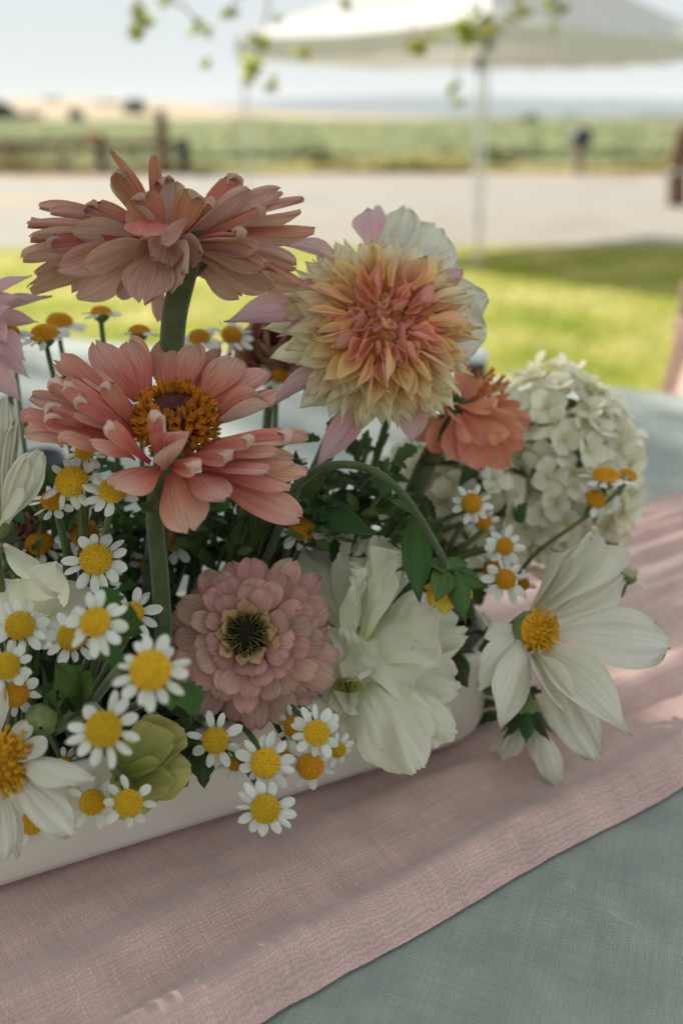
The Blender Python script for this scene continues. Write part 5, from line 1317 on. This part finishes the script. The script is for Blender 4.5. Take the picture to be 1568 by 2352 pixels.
# hydrangeas
HP = variants('petal', 'hyd', 6, kind='round', nL=6, nW=5, curl=(-.4, .3), cup=(-.2, .5), ruffle=(.02, .07), rnd_tip=.08, notch=(0, .05))
HB = mesh_from('floret', *lathe([(.0002, -.0030), (.0006, -.0025), (.0011, -.0004), (.0010, .0006), (.0001, .0011)], 7), M_['hyd'])
def hydrangea(label, u, v, d, R, n, seed, squash=(1, 1, 1), pl_=.0085, back=.25, stem_v=None):
    c = at(u, v, d); r_ = random.Random(seed)
    o = thing('hydrangea', label, 'hydrangea', root_at(c), 'cream hydrangea heads')
    tot = int(n*1.6); FL = []
    for i in range(tot):
        z = 1-2*(i+.5)/tot; q = math.sqrt(1-z*z); a = i*2.39996
        loc = (q*math.cos(a)+r_.uniform(-.07, .07), q*math.sin(a)+r_.uniform(-.07, .07), z)
        if loc[2] < -back: continue
        nv = (RT*loc[0]+UP*loc[1]-FW*loc[2]).normalized()
        p = c+(RT*loc[0]*squash[0]+UP*loc[1]*squash[1]-FW*loc[2]*squash[2])*R*r_.uniform(.86, 1.06)
        nn = (nv+Vector((r_.gauss(0, .35), r_.gauss(0, .35), r_.gauss(0, .35)))).normalized()
        fM = Matrix.Translation(p) @ frame(nn, r_.random()*6); ps = []
        for j in range(4):
            aa = j*PI/2+r_.uniform(-.15, .15); lift = r_.uniform(-.1, .55); L = pl_*r_.uniform(.8, 1.2)
            b = Vector((math.cos(aa), math.sin(aa), 0))*.0008; t = b+Vector((math.cos(aa)*math.cos(lift), math.sin(aa)*math.cos(lift), math.sin(lift)))*L
            ps.append((r_.choice(HP), frame_to(b, t, Vector((0, 0, 1)), L*r_.uniform(.9, 1.15))))
        FL.append((loc[2], i, fM, ps))
    FL.sort(key=lambda e: -e[0])
    for _, _, fM, ps in FL[:72]:
        f = part('floret', HB, o, fM)
        for me_, pm in ps: sub('petal', me_, f, pm)
    V, Fc, uvs = [], [], []
    for _, _, fM, ps in FL[72:]:
        for me_, pm in ps:
            k = len(V); V += [fM @ pm @ v.co for v in me_.vertices]
            uu = [(0., 0.)]*len(me_.vertices)
            for lp, ud in zip(me_.loops, me_.uv_layers[0].data): uu[lp.vertex_index] = tuple(ud.uv)
            uvs += uu; Fc += [tuple(q+k for q in pg.vertices) for pg in me_.polygons]
    if V:
        ms = part('florets', mesh_from('florets', V, Fc, M_['hyd'], True, uvs), o); ms['kind'] = 'stuff'
    core = lathe([(R*.72*math.sin(PI*i/10)+.0003, -R*.72*math.cos(PI*i/10)) for i in range(11)], 14)
    cv = [c+RT*p.x*squash[0]+UP*p.z*squash[1]-FW*p.y*squash[2] for p in core[0]]
    part('core', mesh_from('core', cv, core[1], M_['bud_green']), o)
    stem(o, [c, c.lerp(root_at(c), .5), root_at(c)], .003, .003, 'stem', 8, 8)
    return o
hydrangea('large cream hydrangea head at the right, lit from above', 1278, 1080, .450, .0335, 165, 4, (1.0, 1.38, .9), .0074)
hydrangea('shaded cream hydrangea head below the coral zinnia', 1068, 1150, .445, .032, 80, 9, (1.18, 1.0, .9))

# ---- greenery ----------------------------------------------------------------------------------------
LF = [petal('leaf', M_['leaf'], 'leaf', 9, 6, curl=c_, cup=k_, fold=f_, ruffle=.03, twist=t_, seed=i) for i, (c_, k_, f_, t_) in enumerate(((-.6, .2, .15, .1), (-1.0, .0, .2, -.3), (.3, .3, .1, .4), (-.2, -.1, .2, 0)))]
LG = [petal('leaf', M_['leaf_fresh'], 'leaf', 9, 6, curl=c_, cup=k_, fold=f_, ruffle=.03, twist=t_, seed=i+9) for i, (c_, k_, f_, t_) in enumerate(((-.6, .2, .15, .1), (-1.0, .0, .2, -.3), (.3, .3, .1, .4)))]
LB = [petal('leaf', M_['leaf_fresh'], 'lobed', 16, 6, curl=c_, cup=k_, ruffle=.05, seed=i+19, jag=.02) for i, (c_, k_) in enumerate(((-.5, .2), (-.9, -.1), (.2, .3)))]
LB2 = [petal('leaf', M_['leaf'], 'lobed', 16, 6, curl=c_, cup=k_, ruffle=.05, seed=i+29, jag=.02) for i, (c_, k_) in enumerate(((-.5, .2), (-.9, -.1), (.2, .3)))]

# bent stem with a hanging dahlia bud
d10 = .345
bs = thing('dahlia_bud', 'nodding yellow dahlia bud with green sepals on a bent green stem', 'flower bud', root_at(at(640, 1250, d10+.02)))
stem(bs, [root_at(at(640, 1250, d10+.02)), at(655, 1180, d10+.012), at(705, 1096, d10), at(770, 1068, d10-.004), at(850, 1078, d10-.006), at(920, 1130, d10-.006), at(975, 1210, d10-.004), at(1015, 1280, d10-.002), at(1022, 1306, d10)], .00155, .0013, 'stem_dark', 34, 10)
for tu, tv, bu, bv, w, td, nh in ((965, 1388, 945, 1195, 60, -6, (.3, .1, .95)), (1000, 1385, 1022, 1308, 52, -9, (.2, .3, .9)), (1070, 1435, 1045, 1310, 46, -8, (-.2, .2, .95)), (1118, 1350, 1035, 1312, 46, 2, (0, .8, .6)), (930, 1350, 1010, 1312, 44, 6, (0, .8, .6)), (908, 1312, 1005, 1300, 36, 8, (0, .8, .6)), (1075, 1290, 1028, 1308, 44, 10, (0, .6, .7)), (985, 1300, 1018, 1300, 40, -4, (0, .6, .8))):
    B, T = at(bu, bv, d10), at(tu, tv, d10+td*.001)
    part('sepal', rnd.choice(LG), bs, frame_to(B, T, vc(*nh), w*1.15*d10/F))
YP = variants('petal', 'yellow_petal', 3, kind='round', nL=8, nW=6, cup=(.4, .8), curl=(-.3, .1))
for tu, tv, bu, bv, w, td in ((1018, 1412, 1028, 1325, 62, 0), (1045, 1395, 1034, 1325, 44, -3), (990, 1395, 1020, 1325, 50, 4), (1068, 1385, 1040, 1325, 44, 5), (968, 1345, 1015, 1315, 36, 10)):
    part('petal', rnd.choice(YP), bs, frame_to(at(bu, bv, d10), at(tu, tv, d10+td*.001), vc(0, .1, .95), w*d10/F))

def leafy(label, base, leaves, group=None, name='leaf_sprig', cat='foliage', stems=True, r=.0013):
    o = thing(name, label, cat, base, group)
    for (bu, bv, bd, tu, tv, td, w, nh, ms) in leaves:
        B, T = at(bu, bv, bd), at(tu, tv, td)
        part('leaf', rnd.choice(ms), o, frame_to(B, T, vc(*nh), w*bd/F))
        if stems is True or (stems and rnd.random() < stems): stem(o, [B, B.lerp(base, .3), base], r, r*1.2, 'stem', 6, 6)
    return o
leafy('long dark leaf arching below the bent dahlia stem', root_at(at(800, 1300, .37)), [(682, 1165, .362, 872, 1228, .345, 78, (0, .75, .65), LF), (690, 1150, .368, 790, 1195, .36, 60, (0, .7, .7), LF)])
leafy('dark leaf beside the orange zinnia stem', root_at(at(820, 1300, .38)), [(770, 1130, .38, 880, 1215, .37, 70, (.3, .5, .8), LF), (800, 1090, .39, 860, 1140, .375, 50, (0, .6, .8), LF)])
leafy('dark leaves between the lisianthus and the right cosmos', root_at(at(1020, 1560, .38)), [(1020, 1490, .385, 1075, 1580, .375, 80, (.1, .5, .85), LF), (1000, 1480, .385, 1090, 1500, .38, 60, (.1, .7, .7), LF), (1010, 1500, .39, 1040, 1570, .385, 70, (.3, .3, .9), LF)])
leafy('lobed green leaf behind the front daisies at left', root_at(at(160, 1600, .31)), [(190, 1600, .305, 130, 1520, .295, 90, (0, .5, .85), LB), (190, 1600, .305, 215, 1540, .297, 80, (0, .5, .85), LB), (180, 1620, .31, 80, 1580, .30, 80, (0, .5, .85), LB2), (200, 1640, .31, 160, 1560, .30, 60, (.3, .5, .8), LB)])
leafy('lobed green leaf between the two nearest daisies', root_at(at(280, 1600, .30)), [(285, 1520, .285, 215, 1500, .275, 74, (0, .5, .85), LB), (290, 1460, .285, 300, 1385, .275, 80, (.2, .4, .9), LB), (265, 1400, .29, 235, 1345, .285, 70, (0, .4, .9), LB)])
leafy('lobed green leaf hanging beside the largest daisy over the mauve zinnia', root_at(at(420, 1700, .30)), [(425, 1570, .285, 450, 1655, .272, 74, (.2, .3, .95), LB), (400, 1580, .285, 395, 1635, .275, 60, (0, .3, .95), LB)])
leafy('lobed leaf on a bare stem over the trough rim', at(420, 1805, .325), [(460, 1700, .33, 470, 1815, .32, 60, (.1, .4, .9), LB2), (440, 1690, .335, 410, 1740, .325, 60, (.1, .5, .9), LB2)])
leafy('dark leaf beside the lime green bud', root_at(at(430, 1700, .32)), [(400, 1720, .325, 440, 1640, .32, 70, (.1, .4, .9), LF), (370, 1720, .325, 350, 1630, .318, 60, (.2, .5, .9), LF)])
# filler sprigs down between the stems
rg = random.Random(31)
FW_ = ('at the left edge', 'below the left bunch of daisies', 'left of the hairy zinnia stem', 'right of the hairy zinnia stem', 'between the peach and the mauve zinnia', 'under the dahlia', 'around the coral zinnia stem', 'at the right end below the hydrangea')
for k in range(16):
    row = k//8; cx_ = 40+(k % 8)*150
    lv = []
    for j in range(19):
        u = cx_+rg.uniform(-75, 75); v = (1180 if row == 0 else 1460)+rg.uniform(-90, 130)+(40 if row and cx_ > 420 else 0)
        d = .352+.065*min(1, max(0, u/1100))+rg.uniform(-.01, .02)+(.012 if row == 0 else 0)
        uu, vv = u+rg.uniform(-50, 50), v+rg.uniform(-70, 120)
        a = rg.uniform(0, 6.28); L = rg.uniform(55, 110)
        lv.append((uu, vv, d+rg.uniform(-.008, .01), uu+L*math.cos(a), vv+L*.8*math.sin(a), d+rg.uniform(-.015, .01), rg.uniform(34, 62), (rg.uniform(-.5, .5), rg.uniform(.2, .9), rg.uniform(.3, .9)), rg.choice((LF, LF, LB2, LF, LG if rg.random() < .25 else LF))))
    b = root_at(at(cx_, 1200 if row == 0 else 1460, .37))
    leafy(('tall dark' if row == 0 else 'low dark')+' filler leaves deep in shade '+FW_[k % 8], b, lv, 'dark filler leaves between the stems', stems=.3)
rg = random.Random(63)
LS = [petal('leaf', M_['leaf_fresh'], 'lobed', 10, 4, curl=c_, cup=.2, seed=i+60, ruffle=.04) for i, c_ in enumerate((-.5, -.9, .3))]+[petal('leaf', M_['leaf'], 'lobed', 10, 4, curl=c_, cup=.2, seed=i+70, ruffle=.04) for i, c_ in enumerate((-.5, .3))]
FF_ = ('left of the hairy zinnia stem', 'behind the hairy zinnia stem', 'below the lowest petal of the peach zinnia', 'above the mauve zinnia', 'below the dahlia', 'under the bent green stem', 'left of the coral zinnia stem')
for k in range(7):
    cx_ = 110+k*128; lv = []
    for j in range(56):
        u = cx_+rg.gauss(0, 52); v = 1190+rg.gauss(0, 75); d = .365+rg.uniform(-.012, .03)
        a = rg.uniform(-.3, 3.5); L = rg.uniform(32, 74)
        lv.append((u, v, d+rg.uniform(-.006, .008), u+L*math.cos(a), v-L*.9*math.sin(a), d+rg.uniform(-.012, .01), rg.uniform(24, 42), (rg.uniform(-.5, .5), rg.uniform(.3, .9), rg.uniform(.3, .9)), LS))
    leafy('fine lobed green foliage filling the gap '+FF_[k], root_at(at(cx_, 1280, .37)), lv, 'fine foliage under the tall flowers', stems=.12, r=.0006)
# extra thin stems crossing the gaps
for k, pts in enumerate((((130, 1170, .345), (150, 1260, .345), (160, 1330, .35)), ((185, 1170, .335), (190, 1230, .34), (185, 1290, .35)), ((850, 1005, .40), (828, 1080, .40), (815, 1130, .405)), ((920, 1030, .41), (890, 1100, .41), (862, 1180, .41)), ((1075, 1185, .40), (1040, 1240, .40), (1028, 1275, .41)), ((1120, 1210, .40), (1060, 1260, .40), (1035, 1285, .41)), ((1125, 1258, .40), (1070, 1268, .405), (1020, 1280, .41)), ((560, 1160, .36), (540, 1240, .37), (520, 1310, .38)), ((610, 1170, .37), (575, 1260, .38), (545, 1330, .385)))):
    o = thing('bare_sprig', ('thin green stem in the gap left of the hairy zinnia stem', 'second thin green stem in the gap left of the hairy zinnia stem', 'thin stem below the dahlia, left of the coral zinnia stem', 'thin curved stem just left of the coral zinnia stem', 'thin dark stem under the daisy beside the shaded hydrangea', 'thin dark side stem under the lower daisy beside the shaded hydrangea', 'nearly level dark stem left of the daisy above the cosmos', 'thin stem behind the lower petals of the peach zinnia', 'thick dim stem behind the lowest petal of the peach zinnia')[k], 'sprig', at(*pts[-1]))
    stem(o, [at(*p) for p in pts], .0012 if k < 8 else .004, None, 'stem', 10, 7)

# lime green lisianthus bud and the round bud
lb = thing('lisianthus_bud', 'lime green half open lisianthus bud over the rim of the trough', 'flower bud', root_at(at(350, 1760, .315)))
LM = [petal('petal', M_['lime'], 'fan', 12, 12, curl=c_, cup=k_, ruffle=.05, rf=7, rnd_tip=.15, jag=.015, seed=i+3) for i, (c_, k_) in enumerate(((-.5, .5), (-.9, -.3), (.3, .7), (-.3, .2)))]
for tu, tv, td, bu, bv, bd, w, k, nh in ((430, 1690, -4, 270, 1790, 0, 150, 0, (.0, .6, .8)), (440, 1770, -12, 280, 1800, -2, 130, 1, (.1, .5, .85)), (345, 1862, -10, 270, 1770, -1, 150, 1, (.3, .2, .9)), (400, 1690, -8, 290, 1770, -3, 140, 2, (-.1, .5, .85)), (300, 1700, 2, 290, 1800, 2, 120, 3, (.0, .5, .85)), (400, 1800, -14, 290, 1790, -4, 120, 2, (.2, .3, .9)), (360, 1635, 2, 320, 1720, 2, 60, 3, (.2, .3, .9))):
    part('petal', LM[k], lb, frame_to(at(bu, bv, .318+bd*.001), at(tu, tv, .318+td*.001), vc(*nh), w*.86*.316/F))
stem(lb, [at(275, 1790, .314), at(270, 1760, .325), root_at(at(350, 1760, .315))], .0016, .0016, 'stem', 8, 8)
rb = thing('flower_bud', 'round yellow green bud with pointed sepals beside the left cosmos', 'flower bud', root_at(at(100, 1600, .31)))
cb_ = at(97, 1652, .302)
part('bud', mesh_from('bud', *lathe([(.0006, -.0050), (.0032, -.0042), (.0050, -.001), (.0050, .0015), (.0036, .0042), (.0005, .0052)], 16), M_['bud_green']), rb, Matrix.Translation(cb_) @ frame(vc(.2, -.3, .9)))
for tu, tv, bu, bv, w in ((128, 1575, 110, 1630, 30), (155, 1668, 125, 1655, 34), (150, 1600, 120, 1640, 16)):
    part('sepal', LG[0], rb, frame_to(at(bu, bv, .302), at(tu, tv, .300), vc(.1, .4, .9), w*.3/F))
stem(rb, [cb_+FW*.004, cb_+FW*.02, root_at(at(100, 1600, .31))], .0014, .0014, 'stem', 8, 8)
# pink dahlia petals and dusty roses behind, at the left
pk_ = thing('dahlia', 'pale pink dahlia mostly outside the frame at the left edge', 'dahlia', root_at(at(-20, 1000, .40)))
for tu, tv, bu, bv, w, td, nh in ((75, 632, -30, 690, 60, 2, (0, .7, .6)), (122, 680, -20, 730, 56, 4, (0, .8, .5)), (60, 690, -40, 720, 50, -4, (0, .7, .7)), (35, 700, -40, 760, 60, -10, (.2, .6, .8)), (90, 740, -10, 740, 60, 6, (0, .5, .8)), (60, 830, -20, 770, 70, -6, (.1, .5, .85)), (52, 925, -40, 850, 66, -4, (.1, .5, .85)), (70, 870, -20, 800, 50, 0, (.1, .4, .9)), (20, 790, -30, 750, 60, -12, (.2, .4, .9)), (-30, 640, -40, 740, 60, 0, (0, .5, .8)), (-60, 820, -30, 760, 60, 0, (0, .5, .8))):
    part('petal', rnd.choice(DR), pk_, frame_to(at(bu, bv, .36), at(tu, tv, .36+td*.001), vc(*nh), w*.36/F))
stem(pk_, [at(-30, 770, .362), at(-30, 900, .37), root_at(at(-20, 1000, .40))], .0025, .0025, 'stem', 8, 8)
def rose(label, u, v, d, R, seed):
    c = at(u, v, d); r_ = random.Random(seed)
    o = thing('rose', label, 'rose', root_at(c))
    RP = variants('petal', 'rose', 3, kind='round', nL=8, nW=8, curl=(.3, .9), cup=(.5, 1.0), ruffle=(.02, .06), rnd_tip=.08)
    for i in range(22):
        f = (i+.5)/22; a = i*2.39996; e = RT*math.cos(a)+UP*math.sin(a); nv = vc(.1, .4, .9)
        B = c+e*R*.15-nv*R*.5; T = c+e*R*(.15+.85*f)+nv*R*(.45-.55*f)
        part('petal', r_.choice(RP), o, frame_to(B, T, nv-e*(1.2-f), R*(.6+.6*f), r_.gauss(0, .15)))
    stem(o, [c-vc(.1, .4, .9)*R*.5, c.lerp(root_at(c), .6), root_at(c)], .002, .002, 'stem', 8, 8)
rose('dusky rose in shade at the left edge under the side on cosmos', 25, 1215, .37, .011, 3)
rose('dusky rose half hidden between the dahlia and the peach zinnia', 628, 792, .42, .021, 4)

# dark blue vase standing on the cloth behind, at the left
q = at(104, 1108, .62)
vz = thing('vase', 'dark blue vase half hidden behind the flowers at the left', 'vase', (q.x, q.y, TZ))
hh = q.z-TZ
part('body', mesh_from('body', *lathe([(.010, .002), (.013, .004), (.0155, .02), (.0150, hh+.012), (.013, hh+.018), (.0115, hh+.019), (.011, hh+.01), (.011, .01)], 18, (q.x, q.y, TZ)), M_['navy']), vz)
part('foot', mesh_from('foot', *lathe([(.0125, .0002), (.0145, .001), (.0140, .004), (.011, .005)], 18, (q.x, q.y, TZ)), M_['navy']), vz)
q = at(1088, 838, .80)
tn = thing('vase', 'small dark grey tin half hidden behind the dahlia and the hydrangea', 'tin', (q.x, q.y, TZ))
hh = q.z-TZ
part('body', mesh_from('body', *lathe([(.0095, .0003), (.010, .002), (.010, hh+.008), (.0085, hh+.009), (.0085, .02)], 16, (q.x, q.y, TZ)), M_['wood_dark']), tn)
part('lid', mesh_from('lid', *lathe([(.0108, hh+.004), (.0108, hh+.0105), (.009, hh+.0115), (.001, hh+.012)], 16, (q.x, q.y, TZ)), M_['metal']), tn)

# chair beyond the table, its back draped with pink gauze
cb0 = at(1568, 760, 1.26)
ch = thing('chair', 'wooden chair beyond the table at the right edge', 'chair', (cb0.x+.17, cb0.y+.24, 0))
cx_, cy_ = cb0.x+.20, cb0.y+.24
topz = at(1550, 628, 1.26).z
for sx in (-1, 1):
    part('leg', bevel_box('leg', (cx_+sx*.18, cy_+.20, .22), (.035, .035, .44), M_['wood'], .004), ch)
    part('back_post', mesh_from('back_post', *tube([(cx_+sx*.18, cy_-.20, 0), (cx_+sx*.18, cy_-.20, .45), (cx_+sx*.185, cy_-.225, topz-.01)], .021, .019, 8, 10), M_['wood']), ch)
part('seat', bevel_box('seat', (cx_, cy_, .452), (.42, .42, .03), M_['wood'], .01), ch)
part('top_rail', bevel_box('top_rail', (cx_, cy_-.225, topz-.03), (.33, .024, .06), M_['wood'], .008), ch)
part('mid_rail', bevel_box('mid_rail', (cx_, cy_-.213, topz-.22), (.33, .02, .04), M_['wood'], .006), ch)
V, Fc, uv = [], [], []
for i in range(41):
    for j in range(31):
        s, t = i/40, j/30
        y_ = cy_-.262-.016*math.sin(s*19+3*t)-.01*math.sin(s*41)-.05*t*t
        x_ = cx_-.215-.075*t+s*(.40+.13*t)
        z_ = topz-.05-.40*t
        if j == 0: y_ = cy_-.235
        V.append(Vector((x_, y_, z_))); uv.append((s*.5, t*.4))
for i in range(40):
    for j in range(30):
        q = i*31+j; Fc.append((q, q+1, q+32, q+31))
dp = part('chair_drape', mesh_from('chair_drape', V, Fc, M_['gauze_light'], True, uv), None)
tag(dp, 'pink gauze cloth hanging over the chair back at the right edge', 'cloth')

# ------------------------------------------------------------------ summer haze over the fields
m, N, L = newmat('haze')
pv = N.new('ShaderNodeVolumePrincipled'); pv.inputs['Density'].default_value = .00011; pv.inputs['Color'].default_value = (.93, .96, 1, 1); pv.inputs['Anisotropy'].default_value = 0
ou = N.new('ShaderNodeOutputMaterial'); L.new(pv.outputs[0], ou.inputs['Volume'])
v, f = boxg((0, 4540, 79), (12400, 9300, 162))
hz = part('haze', mesh_from('haze', v, f, m, False), None); hz['kind'] = 'stuff'
